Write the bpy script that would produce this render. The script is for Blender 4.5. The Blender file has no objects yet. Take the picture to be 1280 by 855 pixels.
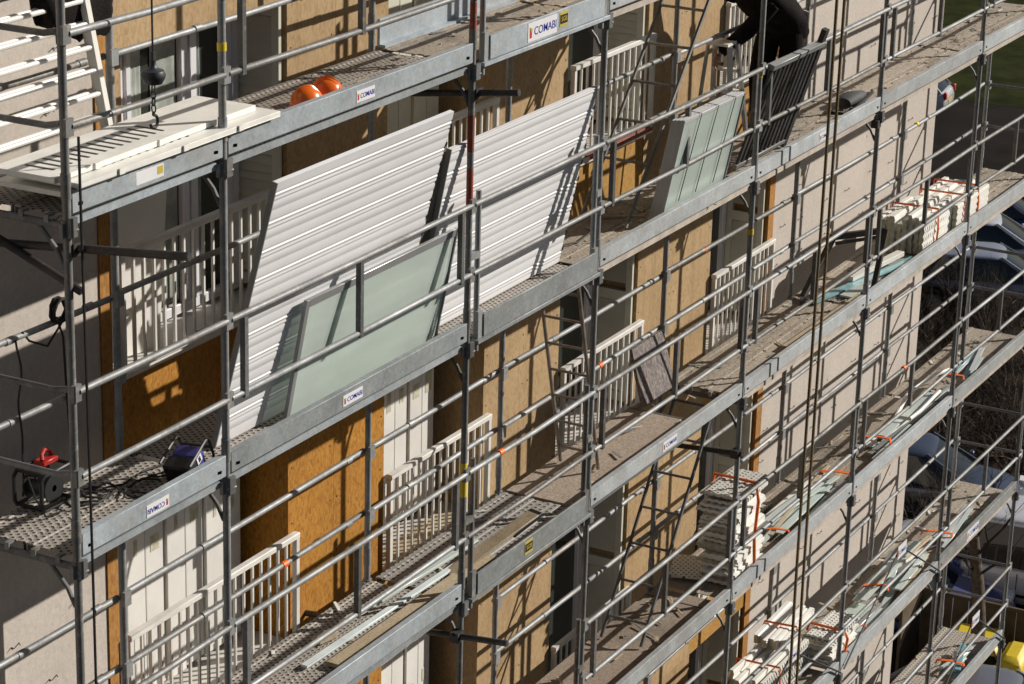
import bpy, bmesh, math, random
from mathutils import Vector, Matrix, Euler, noise
R = math.radians
rng = random.Random(11)
scene = bpy.context.scene
col = scene.collection

# ------------------------------------------------------------------ helpers
class MB:
    """collects shapes and builds ONE mesh object"""
    def __init__(s):
        s.v = []; s.f = []; s.m = []; s.sm = []; s.cur = 0
    def add(s, vs, fs, smooth=False):
        o = len(s.v); s.v += [tuple(v) for v in vs]
        for f in fs:
            s.f.append([i + o for i in f]); s.m.append(s.cur); s.sm.append(smooth)
    def box(s, x0, x1, y0, y1, z0, z1):
        s.add([(x0,y0,z0),(x1,y0,z0),(x1,y1,z0),(x0,y1,z0),(x0,y0,z1),(x1,y0,z1),(x1,y1,z1),(x0,y1,z1)],
              [(0,3,2,1),(4,5,6,7),(0,1,5,4),(1,2,6,5),(2,3,7,6),(3,0,4,7)]); return s
    def obox(s, c, size, rot=None):
        c = Vector(c); hx, hy, hz = [a/2 for a in size]
        M = rot if rot is not None else Matrix.Identity(3)
        vs = [c + M @ Vector((sx*hx, sy*hy, sz*hz)) for sz in (-1,1) for sx, sy in ((-1,-1),(1,-1),(1,1),(-1,1))]
        s.add(vs, [(0,3,2,1),(4,5,6,7),(0,1,5,4),(1,2,6,5),(2,3,7,6),(3,0,4,7)]); return s
    def bar(s, a, b, w, t, up=(0,0,1)):
        a, b = Vector(a), Vector(b); d = (b-a); L = d.length; d.normalize()
        u = Vector(up); sd = d.cross(u)
        if sd.length < 1e-4: sd = d.cross(Vector((1,0,0)))
        sd.normalize(); u = sd.cross(d)
        return s.obox((a+b)/2, (L, w, t), Matrix((d, sd, u)).transposed())
    def tube(s, a, b, r, n=8, r2=None, caps=True):
        a, b = Vector(a), Vector(b); d = (b-a).normalized()
        u = d.orthogonal().normalized(); w = d.cross(u); r2 = r if r2 is None else r2
        vs = [a + (u*math.cos(2*math.pi*i/n) + w*math.sin(2*math.pi*i/n))*r for i in range(n)]
        vs += [b + (u*math.cos(2*math.pi*i/n) + w*math.sin(2*math.pi*i/n))*r2 for i in range(n)]
        s.add(vs, [(i, (i+1) % n, n+(i+1) % n, n+i) for i in range(n)], True)
        if caps: s.add(vs, [tuple(range(n))[::-1], tuple(range(n, 2*n))])
        return s
    def path(s, pts, r, n=6):
        """one continuous tube through the points; r is a number or a list"""
        pts = [Vector(p) for p in pts]; k = len(pts); vs = []
        rr = r if isinstance(r, (list, tuple)) else [r]*k
        up = None
        for i, p in enumerate(pts):
            d = (pts[min(i+1,k-1)] - pts[max(i-1,0)]).normalized()
            if up is None: up = d.orthogonal().normalized()
            up = (up - d*up.dot(d)); up = up.normalized() if up.length > 1e-5 else d.orthogonal().normalized()
            w = d.cross(up)
            vs += [p + (up*math.cos(2*math.pi*j/n) + w*math.sin(2*math.pi*j/n))*rr[i] for j in range(n)]
        fs = [(i*n+j, i*n+(j+1)%n, (i+1)*n+(j+1)%n, (i+1)*n+j) for i in range(k-1) for j in range(n)]
        s.add(vs, fs, True); s.add(vs, [tuple(range(n))[::-1], tuple(range((k-1)*n, k*n))]); return s
    def lathe(s, prof, c=(0,0,0), n=16):
        c = Vector(c); vs = []
        for r, z in prof: vs += [c + Vector((r*math.cos(2*math.pi*j/n), r*math.sin(2*math.pi*j/n), z)) for j in range(n)]
        k = len(prof)
        s.add(vs, [(i*n+j, i*n+(j+1)%n, (i+1)*n+(j+1)%n, (i+1)*n+j) for i in range(k-1) for j in range(n)], True); return s
    def prism(s, poly, x0, x1, axis='x'):
        """extrude a 2-D polygon along an axis"""
        n = len(poly)
        def P(a, b, t): return (t,a,b) if axis == 'x' else (a,t,b) if axis == 'y' else (a,b,t)
        vs = [P(a,b,x0) for a,b in poly] + [P(a,b,x1) for a,b in poly]
        s.add(vs, [tuple(range(n))[::-1], tuple(range(n,2*n))] + [(i,(i+1)%n,n+(i+1)%n,n+i) for i in range(n)]); return s
    def loft(s, rings, smooth=True, caps=True):
        n = len(rings[0]); vs = [v for r in rings for v in r]
        s.add(vs, [(i*n+j, i*n+(j+1)%n, (i+1)*n+(j+1)%n, (i+1)*n+j) for i in range(len(rings)-1) for j in range(n)], smooth)
        if caps: s.add(vs, [tuple(range(n))[::-1], tuple(range((len(rings)-1)*n, len(rings)*n))])
        return s
    def xform(s, M, start=0):
        s.v = s.v[:start] + [tuple(M @ Vector(v)) for v in s.v[start:]]; return s
    def build(s, name, mats, parent=None, bevel=0, fixn=True):
        me = bpy.data.meshes.new(name); me.from_pydata(s.v, [], s.f)
        for m in (mats if isinstance(mats, (list, tuple)) else [mats]): me.materials.append(m)
        me.polygons.foreach_set('material_index', s.m); me.polygons.foreach_set('use_smooth', s.sm)
        if fixn:
            bm = bmesh.new(); bm.from_mesh(me); bmesh.ops.recalc_face_normals(bm, faces=bm.faces); bm.to_mesh(me); bm.free()
        me.update(); me.set_sharp_from_angle(angle=R(40))
        o = bpy.data.objects.new(name, me); col.objects.link(o)
        if parent is not None: o.parent = parent; o.matrix_parent_inverse = parent_world(parent).inverted()
        if bevel:
            b = o.modifiers.new('bevel', 'BEVEL'); b.width = bevel; b.segments = 1; b.limit_method = 'ANGLE'
        return o
def parent_world(p):
    M = p.matrix_basis.copy()
    while p.parent is not None:
        M = p.parent.matrix_basis @ p.matrix_parent_inverse @ M; p = p.parent
    return M
def tag(o, label=None, cat=None, group=None, kind=None):
    if label: o['label'] = label
    if cat: o['category'] = cat
    if group: o['group'] = group
    if kind: o['kind'] = kind
    return o
def thing(name, label, cat, loc=(0,0,0), group=None):
    o = bpy.data.objects.new(name, None); col.objects.link(o); o.location = loc; o.empty_display_size = .1
    return tag(o, label, cat, group)
def children_of(o): return [c for c in col.objects if c.parent == o]
def copy_tree(o, M, parent=None, label=None, group=None):
    """a copy of a thing with copies of its parts and sub-parts, moved by M"""
    kids = children_of(o)
    c = o.copy(); col.objects.link(c)
    if parent is None: c.matrix_basis = M @ o.matrix_basis
    else: c.parent = parent
    if label: c['label'] = label
    if group: c['group'] = group
    for k in kids: copy_tree(k, None, c)
    return c

# ------------------------------------------------------------------ materials
def new_mat(name):
    m = bpy.data.materials.new(name); m.use_nodes = True
    nt = m.node_tree; b = nt.nodes['Principled BSDF']
    return m, nt, b
def N(nt, t, **kw):
    n = nt.nodes.new(t)
    for k, v in kw.items():
        if k in n.inputs.keys(): n.inputs[k].default_value = v
        else: setattr(n, k, v)
    return n
def ramp(nt, src, stops):
    r = nt.nodes.new('ShaderNodeValToRGB'); e = r.color_ramp.elements
    while len(e) < len(stops): e.new(.5)
    for i, (p, c) in enumerate(stops):
        e[i].position = p; e[i].color = (*c, 1) if len(c) == 3 else c
    nt.links.new(src, r.inputs[0]); return r.outputs[0]
def mixc(nt, fac, a, b, mode='MIX'):
    m = nt.nodes.new('ShaderNodeMix'); m.data_type = 'RGBA'; m.blend_type = mode
    for sock, val in ((m.inputs[0], fac), (m.inputs[6], a), (m.inputs[7], b)):
        if hasattr(val, 'is_output'): nt.links.new(val, sock)
        elif isinstance(val, (tuple, list)): sock.default_value = (*val, 1) if len(val) == 3 else val
        else: sock.default_value = val
    return m.outputs[2]
def coords(nt, scale=(1,1,1)):
    t = nt.nodes.new('ShaderNodeTexCoord'); mp = nt.nodes.new('ShaderNodeMapping'); mp.inputs['Scale'].default_value = scale
    oi = nt.nodes.new('ShaderNodeObjectInfo'); cb = nt.nodes.new('ShaderNodeCombineXYZ')
    for i, k in enumerate((37., 91., 53.)):                       # every object shows another piece of its texture
        mu = nt.nodes.new('ShaderNodeMath'); mu.operation = 'MULTIPLY'; mu.inputs[1].default_value = k; nt.links.new(oi.outputs['Random'], mu.inputs[0]); nt.links.new(mu.outputs[0], cb.inputs[i])
    nt.links.new(cb.outputs[0], mp.inputs['Location'])
    nt.links.new(t.outputs['Object'], mp.inputs[0]); return mp.outputs[0]
def vary(nt, c, lo=.8, hi=1.1):
    oi = nt.nodes.new('ShaderNodeObjectInfo')
    return mixc(nt, 1, c, ramp(nt, oi.outputs['Random'], [(0, (lo, lo*.98, lo*.95)), (1, (hi, hi, hi))]), 'MULTIPLY')
def noise_tex(nt, vec, scale, detail=6, rough=.6):
    n = N(nt, 'ShaderNodeTexNoise', Scale=scale, Detail=detail, Roughness=rough); nt.links.new(vec, n.inputs['Vector']); return n.outputs['Fac']
def bump(nt, b, h, strength=.3, dist=.01):
    bp = N(nt, 'ShaderNodeBump', Strength=strength, Distance=dist); nt.links.new(h, bp.inputs['Height']); nt.links.new(bp.outputs[0], b.inputs['Normal'])
def simple(name, c, rough=.6, metal=0, var=.25, scale=4, bumpy=0, spec=None, coat=0):
    m, nt, b = new_mat(name); v = coords(nt)
    n = noise_tex(nt, v, scale)
    lo = tuple(x*(1-var) for x in c); hi = tuple(min(1, x*(1+var)) for x in c)
    nt.links.new(ramp(nt, n, [(.3, lo), (.7, hi)]), b.inputs['Base Color'])
    b.inputs['Roughness'].default_value = rough; b.inputs['Metallic'].default_value = metal
    if spec is not None: b.inputs['Specular IOR Level'].default_value = spec
    if coat: b.inputs['Coat Weight'].default_value = coat
    if bumpy: bump(nt, b, noise_tex(nt, v, scale*12), bumpy)
    return m
def galv(name, base=(.35,.36,.365), dirt=.7, metal=.28, rough=.56, rust=True):
    """hot-dip galvanised steel: mottled zinc, cement splashes and dull dirt"""
    m, nt, b = new_mat(name); v = coords(nt)
    n1 = noise_tex(nt, v, 3, 8, .7)
    vo = N(nt, 'ShaderNodeTexVoronoi', Scale=55.); nt.links.new(v, vo.inputs['Vector'])
    c1 = ramp(nt, n1, [(.3, tuple(x*.55 for x in base)), (.7, base)])
    bw = N(nt, 'ShaderNodeRGBToBW'); nt.links.new(vo.outputs['Color'], bw.inputs[0]); c2 = mixc(nt, .13, c1, bw.outputs[0], 'OVERLAY')
    n3 = noise_tex(nt, v, 1.1, 6, .7); c2 = mixc(nt, ramp(nt, n3, [(.52,(0,0,0)),(.75,(.45,.45,.45))]), c2, (.20,.155,.115))
    n2 = noise_tex(nt, v, 16, 8, .75)
    mask = ramp(nt, n2, [(.54, (0,0,0)), (.66, (dirt,dirt,dirt))])
    oi = nt.nodes.new('ShaderNodeObjectInfo')
    c2 = mixc(nt, 1, c2, ramp(nt, oi.outputs['Random'], [(0, (.62,.60,.57)), (.5, (.92,.92,.92)), (1, (1.12,1.14,1.16))]), 'MULTIPLY')
    n4 = noise_tex(nt, coords(nt, (1,1,6)), 5, 8, .8)
    c2 = mixc(nt, ramp(nt, n4, [(.60,(0,0,0)),(.68,(.7,.7,.7))]), c2, (.26,.13,.06)) if rust else c2
    nt.links.new(mixc(nt, mask, c2, (.43,.39,.34)), b.inputs['Base Color'])
    mm = N(nt, 'ShaderNodeMath', operation='MULTIPLY_ADD'); mm.inputs[1].default_value = -metal*.9; mm.inputs[2].default_value = metal
    nt.links.new(mask, mm.inputs[0]); nt.links.new(mm.outputs[0], b.inputs['Metallic'])
    nt.links.new(ramp(nt, n1, [(.3, (rough+.15,)*3), (.7, (rough-.08,)*3)]), b.inputs['Roughness'])
    bump(nt, b, n2, .15, .004)
    return m
def make_concrete():
    m, nt, b = new_mat('weathered_concrete'); v = coords(nt)
    n = noise_tex(nt, v, 1.3, 8, .65); st = noise_tex(nt, coords(nt, (9,9,.45)), 1.5, 6, .7)
    c = ramp(nt, n, [(.3, (.455,.40,.35)), (.72, (.60,.54,.485))])
    c = mixc(nt, .16, c, ramp(nt, st, [(.35, (.33,.28,.25)), (.62, (.60,.53,.47))]))
    fine = noise_tex(nt, v, 30, 8, .8); c = mixc(nt, .35, c, ramp(nt, fine, [(.35, (.38,.335,.30)), (.6, (.65,.59,.53))]))
    vo = N(nt, 'ShaderNodeTexVoronoi', Scale=2.6, Randomness=1.); nt.links.new(coords(nt, (1,1,.8)), vo.inputs['Vector'])
    nn = noise_tex(nt, v, 40, 4, .6)
    ad = N(nt, 'ShaderNodeMath', operation='MULTIPLY_ADD'); ad.inputs[1].default_value = .07; nt.links.new(nn, ad.inputs[0]); nt.links.new(vo.outputs['Distance'], ad.inputs[2])
    pits = ramp(nt, ad.outputs[0], [(.068, (0,0,0)), (.085, (1,1,1))])
    c = mixc(nt, 1, c, mixc(nt, .55, (1,1,1), pits), 'MULTIPLY')
    nt.links.new(c, b.inputs['Base Color']); b.inputs['Roughness'].default_value = .92
    mx = N(nt, 'ShaderNodeMath', operation='ADD'); nt.links.new(noise_tex(nt, v, 22, 10, .75), mx.inputs[0]); nt.links.new(pits, mx.inputs[1])
    bump(nt, b, mx.outputs[0], .5, .008)
    return m
def make_osb(name, lo, mid, hi):
    """strand board: flakes lying every way"""
    m, nt, b = new_mat(name); v = coords(nt)
    vo = N(nt, 'ShaderNodeTexVoronoi', Scale=60.); nt.links.new(coords(nt, (1,1,.5)), vo.inputs['Vector'])
    sep = N(nt, 'ShaderNodeSeparateColor'); nt.links.new(vo.outputs['Color'], sep.inputs[0])
    n = noise_tex(nt, coords(nt, (1,1,.5)), 55, 8, .75)
    av = N(nt, 'ShaderNodeMath', operation='MULTIPLY_ADD'); av.inputs[1].default_value = .35; nt.links.new(sep.outputs[0], av.inputs[0]); nt.links.new(n, av.inputs[2])
    c = ramp(nt, av.outputs[0], [(.38, lo), (.62, mid), (.95, hi)])
    big = noise_tex(nt, v, .9, 4, .6)
    c = mixc(nt, 1, c, ramp(nt, big, [(.3, (.74,.71,.66)), (.7, (1,1,1))]), 'MULTIPLY')
    dr = noise_tex(nt, coords(nt, (7,7,.35)), 1.6, 6, .75); c = mixc(nt, 1, c, ramp(nt, dr, [(.34, (.84,.82,.79)), (.50, (1,1,1))]), 'MULTIPLY')
    nt.links.new(c, b.inputs['Base Color']); b.inputs['Roughness'].default_value = .8
    bump(nt, b, av.outputs[0], .25, .003)
    return m
def make_perf(name, base, dust, holes=True, px=.052, py=.034, rad=.30):
    """steel deck plank with rows of punched holes; dust lies on it"""
    m, nt, b = new_mat(name); v = coords(nt)
    n = noise_tex(nt, v, 2.2, 8, .7); n2 = noise_tex(nt, v, 30, 6, .7)
    c = ramp(nt, n, [(.3, base), (.65, dust)])
    c = mixc(nt, .5, c, ramp(nt, n2, [(.3, tuple(x*.55 for x in dust)), (.7, tuple(min(1,x*1.15) for x in dust))]))
    b.inputs['Roughness'].default_value = .75; b.inputs['Metallic'].default_value = .12
    h = n2
    if holes:
        sx = N(nt, 'ShaderNodeSeparateXYZ'); nt.links.new(v, sx.inputs[0])
        def mth(op, a, bb=None):
            k = N(nt, 'ShaderNodeMath', operation=op)
            for i, q in enumerate((a, bb)):
                if q is None: continue
                if hasattr(q, 'is_output'): nt.links.new(q, k.inputs[i])
                else: k.inputs[i].default_value = q
            return k.outputs[0]
        iy = mth('DIVIDE', sx.outputs[1], py); row = mth('FLOOR', iy); par = mth('MULTIPLY', mth('MODULO', mth('ABSOLUTE', row), 2.), .5)
        ix = mth('ADD', mth('DIVIDE', sx.outputs[0], px), par)
        fx = mth('MULTIPLY', mth('SUBTRACT', mth('FRACT', ix), .5), px/py); fy = mth('SUBTRACT', mth('FRACT', iy), .5)
        d = mth('SQRT', mth('ADD', mth('MULTIPLY', fx, fx), mth('MULTIPLY', fy, fy)))
        hole = ramp(nt, d, [(rad-.03, (0,0,0)), (rad+.05, (1,1,1))])
        rim = ramp(nt, d, [(rad, (0,0,0)), (rad+.08, (1,1,1)), (rad+.2, (.0,.0,.0))])
        c = mixc(nt, 1, c, mixc(nt, .93, (1,1,1), hole), 'MULTIPLY')
        h = rim
    nt.links.new(vary(nt, c, .8, 1.08), b.inputs['Base Color']); bump(nt, b, h, .6, .006)
    return m
def make_dusty(name, c0, c1, c2):
    m, nt, b = new_mat(name); v = coords(nt)
    n = noise_tex(nt, coords(nt, (.5,1.6,1)), 3, 10, .75); n2 = noise_tex(nt, v, 38, 8, .8)
    c = ramp(nt, n, [(.3, c0), (.5, c1), (.72, c2)])
    c = mixc(nt, .55, c, ramp(nt, n2, [(.36, tuple(x*.35 for x in c0)), (.6, tuple(min(1,x*1.2) for x in c2))]))
    sp = noise_tex(nt, v, 1.1, 5, .7); c = mixc(nt, ramp(nt, sp, [(.55,(0,0,0)),(.66,(.55,.55,.55))]), c, tuple(x*.5 for x in c0))
    nt.links.new(vary(nt, c, .78, 1.08), b.inputs['Base Color']); b.inputs['Roughness'].default_value = .95
    bump(nt, b, n2, .8, .012); return m
def make_glass_pane(name, tint=(.035,.042,.038), rough=.12):
    m, nt, b = new_mat(name); b.inputs['Base Color'].default_value = (*tint,1); b.inputs['Roughness'].default_value = rough
    b.inputs['Specular IOR Level'].default_value = .7
    return m
def make_frosted(name, c, tr=.25):
    """frosted glass: part of the light goes straight through, tinted; the rest is scattered"""
    m, nt, b = new_mat(name); v = coords(nt)
    n = noise_tex(nt, coords(nt,(1,1,2.5)), 1.6, 6, .65)
    c1 = ramp(nt, n, [(.3, tuple(x*.86 for x in c)), (.7, c)])
    nt.links.new(mixc(nt, ramp(nt, noise_tex(nt, v, 14, 8, .8), [(.6,(0,0,0)),(.75,(.3,.3,.3))]), c1, (.62,.60,.55)), b.inputs['Base Color'])
    b.inputs['Roughness'].default_value = .22; b.inputs['Coat Weight'].default_value = .4
    tp = N(nt, 'ShaderNodeBsdfTransparent'); tp.inputs[0].default_value = (.86,.93,.87,1)
    mx = nt.nodes.new('ShaderNodeMixShader'); mx.inputs[0].default_value = tr
    nt.links.new(b.outputs[0], mx.inputs[1]); nt.links.new(tp.outputs[0], mx.inputs[2]); nt.links.new(mx.outputs[0], nt.nodes['Material Output'].inputs[0])
    return m
def make_holes(name, c, px=.03, rad=.30):
    return make_perf(name, tuple(x*.9 for x in c), c, True, px*1.35, px, rad)

M_GALV = galv('galvanised_steel'); M_GALVD = galv('galvanised_steel_dull', (.22,.225,.23), .35, .4, .55)
M_TOE = galv('galvanised_plate', (.48,.535,.575), .6, .12, .5, False); M_TOEDUST = galv('galvanised_plate_dusty', (.53,.56,.58), .8, .1, .62, False)
M_DARK = galv('dark_steel', (.085,.085,.09), .10, .4, .55)
M_EDGE = simple('dusty_deck_edge', (.48,.42,.36), .8, 0, .25, 7, .2)
M_ALU = simple('aluminium', (.55,.56,.57), .38, .65, .12, 3)
M_ALUL = simple('pale_aluminium', (.56,.57,.58), .5, .1, .06, 3)
M_GREYALU = simple('grey_coated_aluminium', (.30,.31,.31), .45, .3, .12, 3)
M_CONC = make_concrete()
M_BEIGE = make_osb('pale_strand_board', (.34,.22,.105), (.46,.315,.165), (.53,.38,.21))
M_AMBER = make_osb('amber_strand_board', (.33,.16,.028), (.47,.25,.052), (.55,.33,.09))
M_ORANGE = make_osb('orange_strand_board', (.26,.10,.008), (.44,.185,.014), (.54,.27,.04))
M_TRIM = make_osb('orange_timber', (.30,.125,.022), (.42,.19,.04), (.50,.27,.08))
M_TIMBER = make_osb('pale_timber', (.38,.31,.21), (.52,.43,.30), (.60,.51,.37))
M_PVC = simple('white_pvc', (.74,.72,.67), .45, 0, .07, 2, .05)
M_SHUT = simple('aged_white_pvc', (.72,.705,.67), .5, 0, .12, 1.5, .05)
M_SHUTG = simple('grey_louvre_and_shaded_pvc', (.60,.59,.50), .55, 0, .12, 2, .05)
M_RAIL = simple('off_white_paint', (.72,.70,.66), .5, .0, .14, 5, .08)
M_FRAMEW = simple('white_window_frame', (.74,.74,.78), .35, 0, .05, 2)
M_PANE = make_glass_pane('dark_window_glass'); M_CURT = simple('pale_curtain', (.34,.37,.33), .6, 0, .5, 3)
def make_sheet():
    m, nt, b = new_mat('white_coated_sheet'); v = coords(nt)
    n = noise_tex(nt, coords(nt, (.6,1,1)), 2.2, 8, .7); sc = noise_tex(nt, coords(nt, (1.2,6,14)), 9, 6, .8)
    c = ramp(nt, n, [(.3, (.70,.70,.715)), (.7, (.80,.80,.82))])
    c = mixc(nt, ramp(nt, sc, [(.62,(0,0,0)),(.74,(.35,.35,.35))]), c, (.52,.50,.47))
    nt.links.new(c, b.inputs['Base Color']); b.inputs['Roughness'].default_value = .45; bump(nt, b, n, .05, .01); return m
M_PANEL = make_sheet()
M_FROST = make_frosted('frosted_green_glass', (.80,.89,.85), .40)
M_MINT = make_frosted('mint_glass_strip', (.70,.79,.76), .08); M_TEAL = simple('teal_film', (.22,.42,.46), .3, 0, .25, 9)
M_CREAM = simple('cream_pvc', (.85,.84,.79), .45, 0, .10, 5, .1); M_CREAMH = make_holes('cream_perforated', (.86,.85,.80), .042, .24)
M_GREYEND = simple('shaded_ends_worn_pvc', (.50,.48,.37), .8, 0, .3, 14, .2)  # shade on the slat ends is put into this colour; worn holes share it
M_ORTAPE = simple('orange_strap', (.95,.17,.025), .5, 0, .15, 9)
M_YEL = simple('yellow_paint', (.75,.55,.03), .5, 0, .1, 8)
M_RED = make_osb('faded_red_paint', (.26,.22,.20), (.36,.085,.05), (.44,.10,.06)); M_PINK = simple('pinkish_red_paint', (.55,.13,.12), .5, .1, .2, 9)
M_BLACK = simple('black_plastic', (.018,.018,.02), .5, 0, .3, 6); M_RUBBER = simple('black_rubber', (.012,.012,.012), .7, 0, .3, 6)
M_REDPL = simple('red_plastic', (.42,.022,.015), .4, 0, .1, 5); M_BLUEPL = simple('blue_plastic', (.06,.06,.30), .45, 0, .2, 8)
M_HAT = simple('orange_plastic', (.85,.16,.012), .28, 0, .06, 4, 0, None, .3)
M_ROPE = simple('brown_rope', (.20,.145,.075), .95, 0, .4, 60, .6)
M_DECKS = make_perf('perforated_deck', (.34,.31,.28), (.46,.42,.375))
M_DECKC = make_perf('perforated_clean_deck', (.33,.32,.305), (.44,.42,.40), True, .068, .06, .20)
M_DECKF = make_perf('perforated_dusty_deck', (.38,.34,.295), (.50,.45,.39), True, .06, .042, .22)
M_DIRT = make_dusty('dusty_deck', (.28,.235,.19), (.42,.36,.295), (.53,.465,.385))
M_PLY = make_dusty('worn_plywood', (.33,.26,.205), (.40,.325,.26), (.45,.37,.30))
M_MARB = make_osb('streaked_dark_board', (.09,.075,.075), (.17,.145,.14), (.36,.32,.31))
M_STWHITE = simple('sticker_white', (.78,.78,.80), .4, 0, .04, 6); M_STBLUE = simple('sticker_blue', (.03,.04,.36), .4, 0, .05, 6)
M_STYEL = simple('sticker_yellow', (.55,.44,.08), .4, 0, .05, 6); M_STBLK = simple('sticker_black', (.02,.02,.02), .4, 0, .05, 6); M_STRED = simple('sticker_red', (.55,.04,.03), .4, 0, .05, 6)
M_CLOTH = simple('black_workwear', (.019,.016,.016), .95, 0, .5, 6, .9, .08); M_TROU = simple('black_trousers', (.014,.012,.0115), .95, 0, .5, 6, .9, .08)
M_SKIN = simple('skin', (.42,.24,.17), .55, 0, .1, 9); M_HAIR = simple('dark_hair', (.02,.014,.01), .6, 0, .3, 40, .5)

# ------------------------------------------------------------------ layout (metres): x along the facade, y into it, z = 0 the top deck
PX = [0.0, 1.473, 4.451, 6.481, 9.522, 12.553, 15.578, 18.418]     # scaffold frames
W = .80                                                            # frame width
LEV = {'A': 0., 'B': -2., 'C': -4., 'D': -6., 'E': -8., 'F': -10.}
YF = 1.31                                                          # facade plane
GROUND = -15.0

# ------------------------------------------------------------------ ground
def sheet(name, x0, x1, y0, y1, z, mat, n=1):
    mb = MB()
    for i in range(n):
        for j in range(n):
            a, b = x0+(x1-x0)*i/n, x0+(x1-x0)*(i+1)/n; c, d = y0+(y1-y0)*j/n, y0+(y1-y0)*(j+1)/n
            mb.add([(a,c,z),(b,c,z),(b,d,z),(a,d,z)], [(0,1,2,3)])
    return tag(mb.build(name, mat, fixn=False), kind='structure')
M_ASPH = simple('asphalt', (.017,.0135,.0115), .95, 0, .4, .7, .4, .08); M_SOIL = simple('bare_soil', (.028,.019,.013), .97, 0, .45, 2, .6, .05); M_LAWN = simple('winter_lawn', (.026,.031,.007), .97, 0, .5, .9, .8, .05)
sheet('ground', -400, 900, -500, 500, GROUND, M_ASPH)
sheet('soil', 34.6, 46.0, 3.0, 15.5, GROUND+.004, M_SOIL)
sheet('lawn', 66.0, 220, -20, 90, GROUND+.004, M_LAWN)

# ------------------------------------------------------------------ building
bld = thing('apartment_building', 'concrete apartment building with strand board insulation panels and recessed windows behind the scaffolding', 'building', (8, 6, GROUND))
def wall_piece(name, boxes, mat, label=None):
    mb = MB()
    for b in boxes: mb.box(*b)
    o = mb.build(name, mat, bld)
    if label: o['label'] = label
    return o
TOPZ = 4.6
wall_piece('concrete_wall', [(-9, 1.97, YF, 9, GROUND, TOPZ)], M_CONC, 'shaded bare concrete wall beside the windows')
wall_piece('concrete_wall', [(13.24, 18.13, YF, 9, GROUND, TOPZ)], M_CONC, 'sunlit bare concrete wall at the far corner')
wall_piece('back_wall', [(1.98, 13.235, 2.35, 9, GROUND, TOPZ)], M_BLACK)  # black stands in for the unlit rooms behind the openings
wall_piece('timber_trim', [(1.972, 2.085, YF-.012, 1.87, GROUND, TOPZ)], M_TRIM)
wall_piece('timber_trim', [(13.10, 13.238, YF-.012, 1.87, GROUND, TOPZ)], M_TRIM)
COLS = [(2.087, 4.16), (5.53, 7.12), (8.485, 10.04), (11.70, 13.098)]
PIERS = [(4.16, 5.53), (7.12, 8.485), (10.04, 11.70)]
def rail_z(k): return -.955 - 2.7*k
for k in range(-1, 5):
    zr = rail_z(k); zt = zr + 1.285; zs = zr - .865
    for i, (a, b) in enumerate(PIERS):
        mt = M_ORANGE if (i == 0 and k >= 1) else M_BEIGE
        xm = a+(b-a)*(.46 if i != 1 else .54)
        o = wall_piece('facade_panel', [(a+.003, xm-.003, YF, 1.86, zs-.55+.004, zt), (xm+.003, b-.003, YF+.002, 1.86, zs-.55+.004, zt)], mt)
        sc = MB()
        for xx in (a+.05, xm-.05, xm+.05, b-.05):
            for q in range(6): sc.box(xx-.006, xx+.006, YF-.002, YF-.0004, zs-.4+q*.44-.006, zs-.4+q*.44+.006)
        so_ = sc.build('screw', M_DARK, o); so_['kind'] = 'stuff'
    for i, (a, b) in enumerate(COLS):
        mt = M_BEIGE if (k == 0 and i < 1) or (k == 2 and i == 2) else M_ORANGE if i == 0 and k > 0 else M_AMBER
        wall_piece('spandrel_panel', [(a+.004, b-.004, YF+.004, 1.86, zt, zt+.546)], mt)
# tie wires sticking out of the bare concrete
mb = MB(); rw = random.Random(4)
for (xa, xb) in ((-1, 1.9), (13.4, 18.0)):
    for zz in range(0, 34):
        z = 1.2 - zz*.37
        for q in range(int((xb-xa)/.62)+1):
            x = xa + q*.62 + rw.uniform(-.14, .14)
            if x > xb or rw.random() < .45: continue
            z1 = z + rw.uniform(-.05, .05)
            mb.path([(x, YF, z1), (x-.01, YF-.03, z1+.005), (x+.035, YF-.035, z1+.028), (x+.05, YF-.03, z1+.004)], .0035, 4)
tw = mb.build('tie_wire', M_RUBBER, bld); tw['kind'] = 'stuff'

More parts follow.
